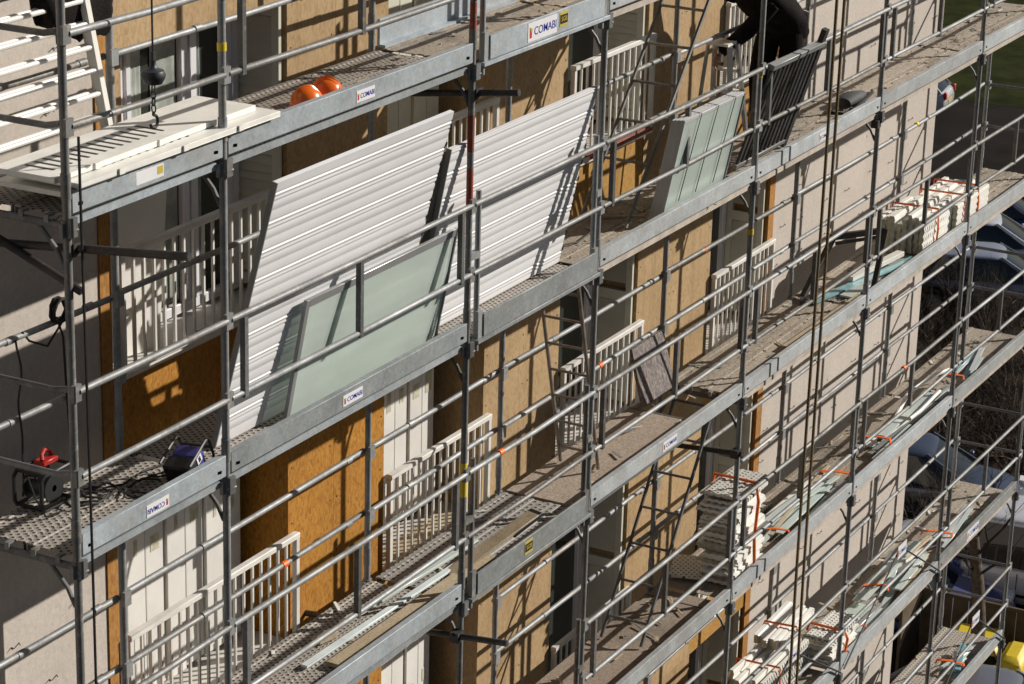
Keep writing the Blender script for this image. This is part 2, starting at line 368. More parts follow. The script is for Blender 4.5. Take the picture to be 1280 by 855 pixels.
def make_railing(x0, x1, zr, parent, y=YF-.045, sill=True, h=.84, name='railing', sp=.118):
    mb = MB(); mb.box(x0, x1, y-.028, y+.028, zr-.045, zr)
    top = mb.build(name, M_RAIL, parent, .006)
    fr = MB(); fr.box(x0+.02, x1-.02, y-.012, y+.012, zr-h, zr-h+.03)
    fr.box(x0, x0+.04, y-.02, y+.02, zr-h-.02, zr-.046); fr.box(x1-.04, x1, y-.02, y+.02, zr-h-.02, zr-.046)
    fr.build('railing_frame', M_RAIL, top)
    n = int((x1-x0-.08)/sp)
    for i in range(1, n+1):
        x = x0+.04+(x1-x0-.08)*i/(n+1)
        b = MB(); b.box(x-.009, x+.009, y-.009, y+.009, zr-h+.031, zr-.046); b.build('baluster', M_RAIL, top)
    return top
def make_window(x0, x1, z0, z1, parent, y=1.74, mull=.5, curtain=False):
    fr = MB(); w = .075
    fr.box(x0, x0+w, y, y+.07, z0, z1); fr.box(x1-w, x1, y, y+.07, z0, z1)
    fr.box(x0+w, x1-w, y+.002, y+.068, z1-w, z1); fr.box(x0+w, x1-w, y+.002, y+.068, z0, z0+w)
    xm = x0+(x1-x0)*mull
    fr.box(xm-.09, xm-.012, y-.012, y+.06, z0+w, z1-w); fr.box(xm+.012, xm+.09, y-.012, y+.06, z0+w, z1-w)
    fr.box(x0+w+.02, x0+w+.075, y-.01, y+.06, z0+w, z1-w); fr.box(x1-w-.075, x1-w-.02, y-.01, y+.06, z0+w, z1-w)
    f = fr.build('window', M_FRAMEW, parent, .006)
    for a, b in ((x0+w, xm), (xm, x1-w)):
        g = MB(); g.box(a+.01, b-.01, y+.03, y+.045, z0+w+.003, z1-w-.003); g.build('pane', M_PANE, f)
    if curtain:
        c = MB()
        for s0, s1 in ((x0+.17, x0+.30), (x0+.40, xm-.11), (xm+.11, xm+.17)):
            n = 9; vs = []
            for i in range(n+1):
                x = s0+(s1-s0)*i/n; yy = y+.022-.004*math.sin(i*1.9)
                vs += [(x, yy, z0+.1), (x, yy, z1-.1)]
            c.add(vs, [(2*i, 2*i+2, 2*i+3, 2*i+1) for i in range(n)], True)
        c.build('curtain', M_CURT, f, fixn=False)
    return f
def louvre_leaf(mb, x0, x1, z0, z1, y, slots=True):
    """a louvred shutter leaf: stiles, rails and slanting blades"""
    mb.box(x0, x0+.06, y, y+.032, z0, z1); mb.box(x1-.06, x1, y, y+.032, z0, z1)
    for za, zb in ((z0, z0+.09), (z1-.09, z1), ((z0+z1)/2-.05, (z0+z1)/2+.05)): mb.box(x0+.06, x1-.06, y+.002, y+.03, za, zb)
    z = z0+.1
    while z < z1-.12:
        if abs(z-(z0+z1)/2) > .07: mb.obox(((x0+x1)/2, y+.018, z+.03), (x1-x0-.122, .007, .062), Matrix.Rotation(R(-22), 3, 'X'))
        z += .062
def shutter_closed(x0, x1, z0, z1, y, mat, leaves, holes, seed):
    rr = random.Random(seed); root = None; wl = (x1-x0)/leaves
    for i in range(leaves):
        a = x0+i*wl; yy = y + (.012 if i % 2 else 0)
        mb = MB(); mb.box(a+.004, a+wl-.004, yy, yy+.03, z0+rr.uniform(0,.05), z1)
        mb.box(a+.02, a+wl-.02, yy-.006, yy, z0+.08, z1-.06)
        mb.box(a+.004, a+.016, yy-.012, yy, z0+.06, z1-.002)
        o = mb.build('shutter', mat, bld, .004)
        h = MB()
        if holes:
            zc = z1-.93+rr.uniform(-.05,.05); hh = rr.choice((.06,.09,.12)); ww = rr.choice((.018,.03,.05))
            h.box(a+wl*.5-ww, a+wl*.5+ww, yy-.0095, yy-.004, zc-hh, zc+hh)
            h.build('worn_hole', M_GREYEND, o)
for k in range(0, 5):
    zr = rail_z(k); zt = zr + 1.285; zs = zr - .865
    for i, (a, b) in enumerate(COLS):
        far = k == 4
        closed = (i == 0 and k >= 1) or (i == 1)
        if closed:
            if i == 0: shutter_closed(2.10, 4.02, zs+.02, zt-.01, 1.62, M_SHUT, 8, True, k*7+i)
            else: shutter_closed(5.56, 6.86, zs+.10, zt-.01, 1.62, M_SHUT if k else M_SHUTG, 6, True, k*7+i)  # uppermost row gets the greyer material: its shade is put into the colour
            s = MB(); s.box(a+.01, b-.01, 1.80, 1.84, zs, zt); s.build('dark_backing', M_DARK, bld)  # dark sheet standing in for the unlit depth behind the shutters
        else:
            make_window(a+.02 if i else 2.67, b-.02 if i else b-.08, zs+.03, zt-.01, bld, 1.74 if i else 1.66, .46 if i else .57, i == 0)
            if i == 0: wall_piece('window_infill', [(a+.003, 2.667, 1.62, 1.86, zs+.006, zt-.003)], M_BEIGE)
            mb = MB(); louvre_leaf(mb, 0, .40, zs+.06, zt-.03, 0)
            mb.xform(Matrix.Translation((b-.065, 1.735, 0)) @ Matrix.Rotation(R(-90), 4, 'Z'))
            s1_ = len(mb.v); louvre_leaf(mb, 0, .38, zs+.06, zt-.03, 0)
            mb.xform(Matrix.Translation((b-.028, 1.735, 0)) @ Matrix.Rotation(R(-90), 4, 'Z'), s1_)
            mb.build('louvred_shutter', M_SHUTG, bld)
        sl = MB(); sl.box(a+.006, b-.006, YF-.03, 1.73, zs-.035, zs+.004) if not (k == 0 and i == 2) else sl.box(a-.02, b+.06, YF-.06, 1.73, zs-.05, zs+.004)
        so2 = sl.build('sill', M_RAIL, bld, .004)
        if k == 0 and i == 2:
            rt_ = MB(); rt_.box(a+.35, b+.05, YF-.0625, YF-.0605, zs-.03, zs+.003); rt_.box(a+.30, b+.05, YF-.058, YF-.02, zs+.005, zs+.035); rt_.build('red_tape', M_RED, so2)
        if i == 1:
            fl = MB()
            for q in range(5): fl.box(a+.01, b-.01, YF+.01+q*.048, YF+.052+q*.048, zs+.006, zs+.03)
            fl.build('slatted_floor', M_TIMBER, bld)
        x1 = b+.04 if i else b+.06
        make_railing(a+.0 if i else 2.13, x1 if i < 3 else b+.10, zr, bld)
# white leaf leaning behind the top-left railing
mb = MB(); mb.obox((2.60, 1.46, -1.03), (.56, .03, 1.55), Matrix.Rotation(R(6), 3, 'Y')); mb.build('loose_shutter_leaf', M_PVC, bld)

# ------------------------------------------------------------------ scaffolding
scf = thing('scaffolding', 'galvanised steel facade scaffolding with six visible decks, guardrails and toe boards', 'scaffolding', (9, .4, GROUND))
ZT = 2.35
def standard_mesh():
    mb = MB(); mb.tube((0,0,GROUND), (0,0,ZT), .0242, 12)
    for L in range(7):
        z = 2 - 2*L - 2
        mb.tube((0,0,z+.10), (0,0,z+.24), .029, 12)                    # spigot joint
        for dz in (.50, 1.00): mb.box(-.034, .034, -.04, -.018, z+dz-.055, z+dz+.045); 
        mb.tube((0,0,z-.12), (0,0,z-.02), .033, 10)
        mb.box(.02, .055, -.012, .012, z-.11, z-.03); mb.box(-.055, -.02, -.012, .012, z-.11, z-.03)
        mb.tube((-.03,-.03,z-.07), (.035,-.045,z-.075), .012, 6)
    return mb
base_std = None
for i, x in enumerate(PX):
    for y in (0., W):
        if base_std is None:
            o = standard_mesh().build('standard', M_GALV, None); base_std = o
        else:
            o = base_std.copy(); col.objects.link(o)
        o.parent = scf; o.matrix_parent_inverse = parent_world(scf).inverted(); o.location = (x, y, 0)
        if (i == 2 and y == 0):
            o.data = o.data.copy()
            for z0_, z1_ in ((.14,.42),(-.62,-.36),(-1.02,-.74)):
                pt = MB(); pt.tube((x,y,z0_),(x,y,z1_),.0252,12); pt.build('red_paint', M_RED, o)
# short guardrail posts doubled beside the two-metre bay, and free inner posts
for lv, z in LEV.items():
    for x in (PX[2]+.115, PX[3]-.095):
        mb = MB(); mb.tube((x,-.01,z-.10), (x,-.01,z+1.08), .021, 10); mb.box(x-.03, x+.03, -.045, -.01, z+.0, z+.2)
        mb.bar((x,-.01,z+.62),(PX[2] if x < 5.5 else PX[3],0,z+.62),.05,.05)
        mb.build('guard_post', M_GALV, scf)
bays = {'A': range(0, 4), 'B': range(0, 7), 'C': range(0, 7), 'D': range(3, 7), 'E': range(4, 7), 'F': range(5, 7)}
def deck_plank(mb, x0, x1, y0, y1, z, steel=True):
    if steel:
        mb.prism([(y0,z-.055),(y0+.012,z-.055),(y0+.012,z-.012),(y1-.012,z-.012),(y1-.012,z-.055),(y1,z-.055),(y1,z-.004),(y1-.02,z),(y1-.05,z),(y1-.055,z-.006),(y0+.055,z-.006),(y0+.05,z),(y0+.02,z),(y0,z-.004)], x0, x1)
    else: mb.box(x0, x1, y0, y1, z-.05, z)
DK = {('A',0):'p',('A',1):'p',('A',2):'d',('A',3):'d',('B',0):'p',('B',1):'p',('B',2):'p',('C',0):'p',('C',1):'p',('C',2):'c',('C',3):'w',('D',3):'w',('F',6):'f',('F',5):'f'}
for lv, rg in bays.items():
    z = LEV[lv]
    for bi in rg:
        x0, x1 = PX[bi]+.035, PX[bi+1]-.035; t = DK.get((lv, bi), 'd')
        if t == 'w':
            hx = 8.78 if lv == 'C' else 9.30
            mb = MB(); mb.box(x0, hx, .045, .745, z-.045, z-.012); mb.box(hx, x1, .06, .115, z-.06, z-.02); mb.box(hx, x1, .69, .735, z-.06, z-.02)
            if lv == 'D': mb.box(hx+.003, x1, .12, .685, z-.045, z-.0125)
            o = mb.build('deck_board', M_PLY, scf)
            e = MB(); e.box(hx-.02, hx-.002, .05, .74, z-.05, z-.008); e.box(x0, hx-.03, .03, .044, z-.06, z-.004); e.build('deck_edge', M_GALVD, o)
        else:
            ys = ((.035,.268),(.274,.508),(.514,.748)) if t == 'c' else ((.035,.388),(.396,.748))
            for q, (ya, yb) in enumerate(ys):
                mb = MB(); deck_plank(mb, x0, x1, ya, yb, z)
                mat = {'f': M_DECKF, 'p': M_DECKS, 'c': M_DECKC, 'd': M_DIRT}[t]
                o = mb.build('deck_board', mat, scf)
                for yy in ((ya+.09, yb-.09) if bi == 0 or (lv, bi) == ('C', 4) else ()):
                    hk = MB(); hk.box(x0-.045, x0, yy-.016, yy+.016, z-.016, z-.004); hk.box(x0-.055, x0-.0455, yy-.016, yy+.016, z-.06, z-.005)
                    hk.build('deck_hook', M_GALV, o)
        # side rail under the outer edge
        if t != 'w':
            mb = MB(); mb.box(x0+.02, x1-.02, .010, .030, z-.066, z-.022)
            mb.build('deck_edge_rail', M_TOE if bi < 3 else M_EDGE, scf)
        # toe board
        mb = MB()
        if bi == 2:
            mb.box(PX[2]+.15, PX[3]-.13, -.056, -.038, z+.003, z+.172)
            mb.prism([(-.062,z-.034),(-.01,z-.034),(-.01,z-.003),(-.062,z-.003)], PX[2]+.06, PX[3]-.04)
            o = mb.build('toe_board', M_TOE, scf, .003)
        else:
            xa, xb = PX[bi]+.028, PX[bi+1]-.028
            mb.prism([(-.012,z+.004),(.012,z+.004),(.012,z+.132),(.030,z+.134),(.030,z+.144),(-.020,z+.144),(-.020,z+.012)], xa, xb)
            o = mb.build('toe_board', M_TOE if bi < 2 else M_TOEDUST, scf, .003)
            s = MB()
            for xe, q in ((xa, 1), (xb, -1)): s.obox((xe+q*.07, -.0185, z+.055), (.045, .003, .02), Matrix.Rotation(R(8), 3, 'Y'))
            s.build('slot', M_RUBBER, o)
    for fi in sorted(set(list(rg)+[max(rg)+1])):                                   # transoms with corner gussets
        x = PX[fi]; mb = MB()
        mb.tube((x,0,z-.055), (x,W,z-.055), .022, 10)
        mb.path([(x,.02,z-.30),(x,.07,z-.20),(x,.19,z-.07)], .014, 8); mb.path([(x,W-.02,z-.30),(x,W-.07,z-.20),(x,W-.19,z-.07)], .014, 8)
        mb.box(x-.03, x+.03, -.05, -.028, z-.11, z+.0); mb.box(x+.032, x+.05, -.02, .02, z-.115, z-.02)
        mb.build('transom', M_GALVD, scf)
# inner toe board on the top deck
mb = MB(); mb.box(4.50, 6.42, .765, .785, .0, .20); mb.box(4.50, 6.42, .72, .764, .0, .02)
mb.build('inner_toe_board', M_TOE, scf)
# guardrails
X_FRAMES = {('E',4),('E',5),('F',4),('F',5),('F',6)}
NO_FRAME = {('A',0),('B',0),('C',0)}
for lv, rg in bays.items():
    z = LEV[lv]
    for bi in rg:
        xa, xb = PX[bi]+.02, PX[bi+1]-.02; L = xb-xa; r = .0208
        top = MB(); sag = rng.uniform(.0,.014)
        top.path([(xa,-.028,z+1.0),(xa+L*.5,-.030,z+1.0-sag),(xb,-.028,z+1.0)], r, 10)
        o = top.build('guardrail', M_GALV, scf)
        mid = MB(); mid.path([(xa,-.028,z+.5),(xa+L*.5,-.030,z+.5-sag),(xb,-.028,z+.5)], r*.95, 10); mid.build('mid_rail', M_GALV, o)
        if (lv, bi) in X_FRAMES:
            up = MB(); xm = (xa+xb)/2+.05
            for q in (xa+.03, xb-.03): up.path([(xm,-.05,z+.86),(q,-.05,z+.04)], .010, 6)
            up.build('diagonal', M_DARK, o)
            pl = MB(); pl.obox((xm,-.064,z+.83), (.26,.006,.15), Matrix.Rotation(0,3,'X')); pl.build('name_plate', M_STWHITE, o)
        elif bi != 2 and (lv, bi) not in NO_FRAME:
            for q in (xa+.14, (xa+xb)/2, xb-.14):
                up = MB(); up.box(q-.019, q+.019, -.05, -.012, z+.47, z+.982); up.build('upright', M_GALVD, o)
    for bi in rg:                                                                  # rails on the building side
        xa, xb = PX[bi]+.02, PX[bi+1]-.02
        for dz, nm in ((1.0, 'inner_rail'), (.5, 'inner_rail')):
            if lv == 'A' and bi in (1, 2) and dz == 1.0: continue
            mb = MB(); jj = rng.uniform(-.012, .012)
            mb.path([(xa,W+.03,z+dz+jj),((xa+xb)/2,W+.032,z+dz-.006),(xb,W+.03,z+dz-jj)], .0208, 10)
            for q in (xa+.3*(xb-xa), xb-.25): mb.tube((q,W+.03,z+dz-.002), (q+.07,W+.03,z+dz-.002), .0245, 10)
            mb.build('inner_rail', M_PINK if (lv == 'F' and bi == 6 and dz == 1.0) else M_GALV, scf)
    if rg[0] == 0:                                                                 # end guards
        for dz in (.5, 1.0):
            mb = MB(); mb.path([(0,.02,z+dz+.01),(0,.12,z+dz-.012),(0,W-.12,z+dz-.012),(0,W-.02,z+dz+.01)], .019, 10); mb.build('end_rail', M_GALVD, scf)
for lv in 'BCDEF':                                                                   # end guards at the far frame
    for dz in (.5, 1.0):
        mb = MB(); mb.tube((PX[7],.02,LEV[lv]+dz), (PX[7],W-.02,LEV[lv]+dz), .019, 10); mb.build('end_rail', M_GALVD, scf)
# long tie tubes that run through the frames to the wall
def tie(a, b, r=.0242):
    mb = MB(); mb.tube(a, b, r, 12); mb.tube(Vector(b)-(Vector(b)-Vector(a)).normalized()*.004, Vector(b)+(Vector(b)-Vector(a)).normalized()*.001, r*.8, 12)
    d = Vector(b)-Vector(a); c = Vector(a)+d*((0-a[1])/d.y if d.y else .5)
    mb.obox(c, (.09,.07,.075)); mb.tube(c+Vector((-.05,0,.03)), c+Vector((.05,0,-.03)), .016, 6)
    return mb.build('tie_tube', M_DARK, scf)
tie((.055, YF, -.33), (.055, -.76, -.11)); tie((4.50, YF, -.40), (4.50, -.34, -.17)); tie((4.40, YF, -4.40), (4.40, -.42, -4.22))
tie((12.5, YF, -2.15), (12.5, .1, -2.12)); tie((9.48, YF, -4.62), (9.48, -.06, -4.52))
mb = MB(); mb.tube((.02,.72,-.12), (.03,-.06,-.42), .0242, 12); mb.tube((.03,-.058,-.419),(.03,-.064,-.4215),.019,12); mb.build('tie_tube', M_DARK, scf)
# coloured tapes and clips
def tape(x, y, z, mat, r=.027, h=.07):
    mb = MB(); mb.tube((x,y,z-h/2),(x,y,z+h/2), r, 10); mb.build('tape_mark', mat, scf)
for x, y, z in ((PX[5],W,-2.42),(PX[5],0,-.62),(PX[7],W,-2.32)): tape(x, y, z, M_ORTAPE)
for x, y, z in ((PX[2],0,-2.98),(PX[2],0,-3.12)): tape(x, y, z, M_YEL, .026, .12)
for x, y, z in ((PX[1],0,.66),(PX[4],0,-1.06),(PX[4],0,-2.46)): tape(x, y, z, M_YEL, .028, .05)
def ring(x, y, z, mat):
    mb = MB(); mb.tube((x-.03,y,z),(x+.03,y,z), .025, 10); mb.build('tape_mark', mat, scf)
for x, y, z, m in ((3.38,W+.031,-3.503,M_ORTAPE),(4.95,-.029,-3.0,M_ORTAPE),(10.45,W+.031,-3.004,M_ORTAPE),(13.8,-.029,-5.003,M_ORTAPE),(16.1,W+.031,-3.002,M_YEL),(3.62,W+.031,.497,M_YEL),(8.33,W+.031,-3.503,M_ORTAPE),(18.2,-.029,-5.5,M_YEL)): ring(x, y, z, m)

# ------------------------------------------------------------------ stickers and lettering
def text_part(s, size, mat, parent, loc, rotz180=False, bold=.006, sx=1.0, width=None):
    cu = bpy.data.curves.new('lettering', 'FONT'); cu.body = s; cu.size = size; cu.align_x = 'CENTER'; cu.align_y = 'CENTER'; cu.offset = .004*size; cu.resolution_u = 3
    tmp = bpy.data.objects.new('lettering_curve', cu); col.objects.link(tmp)
    dg = bpy.context.evaluated_depsgraph_get(); me = bpy.data.meshes.new_from_object(tmp.evaluated_get(dg))
    bpy.data.objects.remove(tmp); bpy.data.curves.remove(cu)
    me.materials.clear(); me.materials.append(mat)
    if width: xs_ = [v_.co.x for v_ in me.vertices]; sx = width/(max(xs_)-min(xs_))
    Mx = Matrix.Translation(loc) @ Matrix.Rotation(math.pi if rotz180 else 0, 4, 'Y') @ Matrix.Rotation(R(90), 4, 'X') @ Matrix.Diagonal((sx,1,1,1))
    me.transform(Mx)
    o = bpy.data.objects.new('lettering', me); col.objects.link(o); o.parent = parent; o.matrix_parent_inverse = parent_world(parent).inverted(); return o
def find_toe(x, z):
    best = None
    for o in children_of(scf):
        if o.name.split('.')[0] == 'toe_board':
            xs = [v.co.x for v in o.data.vertices]; zs = [v.co.z for v in o.data.vertices]
            if min(xs)-.05 <= x <= max(xs)+.05 and min(zs)-.1 <= z <= max(zs)+.1: best = o
    return best
def comabi(x, y, z, w, h, flip=False, logo=True, parent=None):
    """white sticker, blue COMABI, small red and yellow emblem at the left"""
    toe = parent or find_toe(x, z)
    mb = MB(); mb.box(x-w/2, x+w/2, y-.0015, y+.001, z-h/2, z+h/2); st = mb.build('sticker', M_STWHITE, toe)
    sg = -1 if flip else 1
    text_part('COMABI', h*.62, M_STBLUE, st, (x+sg*w*.09, y-.003, z-.02*h), flip, .006, 1.0, w*.76)
    mb = MB(); lx = x-sg*w*.41
    mb.box(lx-w*.035, lx+w*.035, y-.003, y-.0016, z-h*.30, z+h*.22); mb.build('emblem', M_STRED, st)
    mb = MB(); mb.add([(lx-w*.05,y-.004,z+h*.30),(lx+w*.03,y-.004,z-h*.05),(lx+w*.055,y-.004,z+h*.18)],[(0,1,2)]); mb.build('emblem_flame', M_STYEL, st, fixn=False)
    return st
def sgb(x, y, z, w=.125, h=.105):
    toe = find_toe(x, z)
    mb = MB(); mb.box(x-w/2, x+w/2, y-.0015, y+.001, z-h/2, z+h/2); st = mb.build('sticker', M_STYEL, toe)
    mb = MB(); mb.box(x-w*.46, x+w*.46, y-.0028, y-.0016, z-h*.31, z+h*.31); pl = mb.build('sticker_field', M_STBLK, st)
    text_part('SGB', h*.48, M_STYEL, st, (x, y-.004, z), False, .006, 1.0, w*.7)
comabi(5.36, -.0575, .088, .44, .135); sgb(5.685, -.0575, .100)
comabi(3.03, -.0215, .072, .22, .075); comabi(2.90, -.0215, -1.927, .24, .075); comabi(.74, -.0215, -1.937, .22, .075, True)
sgb(5.39, -.0575, -3.905)
comabi(7.98, -.0215, -3.925, .27, .085); comabi(16.75, -.0215, -7.92, .42, .13)
mb = MB(); mb.box(.60,.86,-.021,-.0185,.035,.11); st = mb.build('sticker', M_STWHITE, find_toe(.7,.07)); mb = MB(); mb.box(.80,.85,-.0225,-.0212,.055,.10); mb.build('emblem', M_STYEL, st)
comabi(11.08, -.0215, -1.93, .22, .07)
for o in [c for c in col.objects if c.name.split('.')[0] == 'name_plate']:
    xs = [v.co.x for v in o.data.vertices]; zs = [v.co.z for v in o.data.vertices]
    xm, zm = sum(xs)/len(xs), sum(zs)/len(zs)
    text_part('COMABI', .062, M_STBLUE, o, (xm+.012, -.0695, zm-.01), False, .006, 1.0, .19)
    mb = MB(); mb.box(xm-.122, xm-.104, -.0690, -.0675, zm-.04, zm+.03); mb.build('emblem', M_STRED, o)

# ------------------------------------------------------------------ things on the decks
ex = Matrix.Identity(3)
def leaning(xa, xb, yb, zb, yt, zt):
    """local frame of a slab that leans: u along x, v up the slope, n outward (towards the street)"""
    v = Vector((0, yt-yb, zt-zb)); L = v.length; v.normalize(); u = Vector((1,0,0)); n = u.cross(v)
    return Matrix(((u.x,v.x,n.x,xa),(u.y,v.y,n.y,yb),(u.z,v.z,n.z,zb),(0,0,0,1))), xb-xa, L
def cladding(name, label, xa, xb, yb, zb, yt, zt, ph=0.):
    M, w, L = leaning(xa, xb, yb, zb, yt, zt)
    t = thing(name, label, 'cladding panel', (xa, yb, zb), 'white corrugated cladding panels leaning on the guardrail')
    # profile along v : wide flats split by groups of three small ribs
    prof = []; v = 0.0
    pat = [(.000,0),(.052,.0),(.058,-.0035),(.068,-.0035),(.074,0),(.118,.001),(.124,-.004),(.130,-.004),(.136,.003),(.146,.003),(.152,-.003),(.158,-.003),(.164,.003),(.174,.003),(.180,-.006),(.190,-.006),(.196,0)]
    q = ph
    while q < L:
        for pv, pn in pat:
            a = q+pv
            if 0 <= a <= L: prof.append((a, pn*.62))
        q += .1965
    prof = [(0,0)]+[p for p in prof if p[0] > .002 and p[0] < L-.002]+[(L,0)]
    poly = prof + [(L,-.032),(0,-.032)]
    mb = MB(); mb.prism(poly, 0, w)
    mb.xform(M); mb.build('sheet', M_PANEL, t)
    e = MB(); e.box(-.010, .0, 0, L, -.035, .005); e.xform(M); e.build('edge_trim', M_GREYALU, t)
    e = MB(); rr = random.Random(int(xa*100)); q = .1
    while q < L-.1:
        e.box(w, w+.016, q, q+.03, -.03, .005); q += .1352 if rr.random() < .7 else .09
    e.box(w, w+.003, 0, L, -.030, -.004); e.xform(M); e.build('end_clip', M_BLACK, t)
    return t
cladding('cladding_panel', 'white corrugated cladding panel leaning behind the frosted glass, the one that stands higher', 1.80, 3.92, .305, -1.99, -.165, -.205, .02)
cladding('cladding_panel', 'white corrugated cladding panel in the short bay behind the tall plain toe board', 4.24, 6.46, .31, -1.99, .03, -.565, -.09)
# grey aluminium profiles standing between the two panels
for k, (xb_, xt, yb_, yt_, zt_, lb) in enumerate([(4.13,4.16,.40,.16,-.60,'grey aluminium profile leaning close beside the clipped edge of the taller white panel'),(4.18,4.24,.43,.20,-.62,'dark grey aluminium profile second from the taller white panel edge'),(4.205,4.31,.39,.13,-.615,'grey aluminium profile leaning nearest the red painted scaffold post'),(4.12,4.075,.46,.26,-.88,'shorter grey aluminium profile hidden behind the taller ones')]):
    mb = MB(); mb.bar((xb_,yb_,-1.99),(xt,yt_,zt_),.055,.012); mb.bar((xb_-.025,yb_-.014,-1.99),(xt-.025,yt_-.014,zt_),.008,.03); mb.bar((xb_+.025,yb_-.014,-1.99),(xt+.025,yt_-.014,zt_),.008,.03)
    tag(mb.build('aluminium_profile', M_GREYALU), lb, 'profile', 'aluminium profiles between the panels')
def glass_panel(label, xa, xb, yb, zb, yt, zt, group, shade=M_FROST, rail=.055, thick=.022, side=None, sw=.045):
    side = side or M_GREYALU
    M, w, L = leaning(xa, xb, yb, zb, yt, zt)
    t = thing('glass_panel', label, 'glass panel', (xa, yb, zb), group)
    g = MB(); g.box(sw*.5, w-.012, .01, L-rail, -thick*.6, -.002); g.xform(M); g.build('pane', shade, t)
    f = MB(); f.box(0, sw, 0, L, -thick, .004); f.xform(M); f.build('side_frame', side, t, .002)
    f = MB(); f.box(w-.018, w, 0, L, -thick, .008); f.xform(M); f.build('side_frame', M_GREYALU, t, .002)
    f = MB(); f.box(sw+.001, w-.019, L-rail, L, -thick, .003); f.xform(M); f.build('top_frame', M_ALUL if side is M_ALUL else M_ALU, t, .002)
    return t
GG = 'frosted glass balustrade panels leaning on the guardrail'
glass_panel('wide frosted green glass panel with dark side frame leaning in front of the white cladding', 2.41, 4.34, .185, -1.985, .022, -1.145, GG)
glass_panel('frosted green glass panel standing behind the wide one, its aluminium corner showing', 2.80, 4.33, .235, -1.985, .075, -1.20, GG)
GS = 'glass panels stacked on the second deck'
for i, (dx, dy, lb) in enumerate([(0,0,'frontmost frosted glass panel of the leaning stack beside the dark metal balustrade'),(0.0,.030,'second frosted glass panel in the leaning stack beside the dark metal balustrade'),(0.0,.060,'third frosted glass panel in the leaning stack beside the dark metal balustrade'),(0.0,.090,'rearmost frosted glass panel of the leaning stack beside the dark metal balustrade')]):
    glass_panel(lb, 7.82+dx, 9.03+dx*.4, .085+dy, -1.985, -.085+dy, -1.10-(.004*i), GS, M_FROST, .03, .026, M_ALUL, .014)
# black straps over the stack; down the face they stand in for shadow lines
mb = MB()
for x in (8.12, 8.45, 8.80):
    mb.path([(x,-.1+.16,-1.09),(x,-.1,-1.095),(x-.02,-.06,-1.3),(x-.06,.045,-1.84)], .004, 5)
for q in range(3): pass
tag(mb.build('strap', M_BLACK), 'thin black straps and drawn shadow lines over the stack of frosted glass panels', 'strap')
# dark slatted balustrade leaning on the rail
t = thing('metal_balustrade', 'dark grey metal balustrade of upright bars leaning on the guardrail below the worker', 'balustrade', (10.1,.1,-2))
M, w, L = leaning(9.60, 10.78, .24, -1.985, -.075, -.98)
f = MB(); f.box(0, w, L-.05, L, -.03, .03); f.xform(M); f.build('top_rail', M_GREYALU, t, .003)
f = MB(); f.box(0, w, .04, .08, -.02, .02); f.xform(M); f.build('bottom_rail', M_GREYALU, t, .003)
for i in range(12):
    a = .03+i*(w-.1)/11; b = MB(); b.box(a, a+.042, .08, L-.05, -.012, .012) if i < 11 else b.box(a-.02, a+.06, 0, L+.12, -.03, .02); b.xform(M); b.build('bar', M_DARK, t)

# louvred shutters piled on the top deck
def flat_shutter(label, x0, x1, y0, y1, z, tilt, slots):
    t = thing('louvred_shutter', label, 'shutter', (x0, y0, z), 'removed shutters piled on the top deck')
    mb = MB(); mb.box(0, x1-x0, 0, y1-y0, 0, .03); mb.box(0, x1-x0, .0, .010, -.004, .0)
    s0 = len(mb.v)
    Mx = Matrix.Translation((x0, y0, z)) @ Matrix.Rotation(tilt, 4, 'Z'); mb.xform(Mx); mb.build('leaf', M_CREAM, t, .004)
    sl = MB(); n = slots
    for i in range(n):
        a = .12+i*.078; sl.box(a, a+.024, .10, y1-y0-.13, .0302, .0315)
    if n: sl.xform(Mx); sl.build('slot', M_GREYEND if slots < 0 else M_DARK, t)
    for xx in (.35, .95, 1.5):
        h = MB(); h.box(xx, xx+.045, -.012, .0, .0, .034); h.xform(Mx); h.build('hinge', M_CREAM, t)
flat_shutter('lowest cream shutter of the pile on the top deck, only its edge showing', .02, 2.02, .035, .50, .095, .004, 0)
flat_shutter('second cream shutter of the pile on the top deck with shadowed slots', .04, 1.99, -.055, .42, .152, -.004, 14)
flat_shutter('topmost cream louvred shutter of the pile on the top deck', -.05, 1.90, .035, .46, .190, .010, 14)
# white railings stood on end against the rail
def end_railing(label, x1, y, tilt, n=11):
    t = thing('balcony_railing', label, 'railing', (x1, y, 0), 'removed balcony railings stood on end')
    Mx = Matrix.Translation((x1, y, .012)) @ Matrix.Rotation(tilt, 4, 'X')
    b = MB(); b.box(-.025, .025, -.022, .022, 0, 1.62); b.xform(Mx); b.build('top_rail', M_PVC, t, .004)
    b = MB(); b.box(-1.62, -1.58, -.018, .018, .02, 1.60); b.xform(Mx); b.build('bottom_rail', M_PVC, t)
    for i in range(n):
        z = .09+i*.135; b = MB(); b.tube((-1.58,0,z),(-.026,0,z), .0155, 8); b.xform(Mx); b.build('baluster', M_PVC, t)
end_railing('outer of two white balcony railings stood on end below the hanging black jacket', 1.16, .555, R(-11.5))
end_railing('inner of two white balcony railings stood on end below the hanging black jacket', 1.19, .60, R(-11.5))
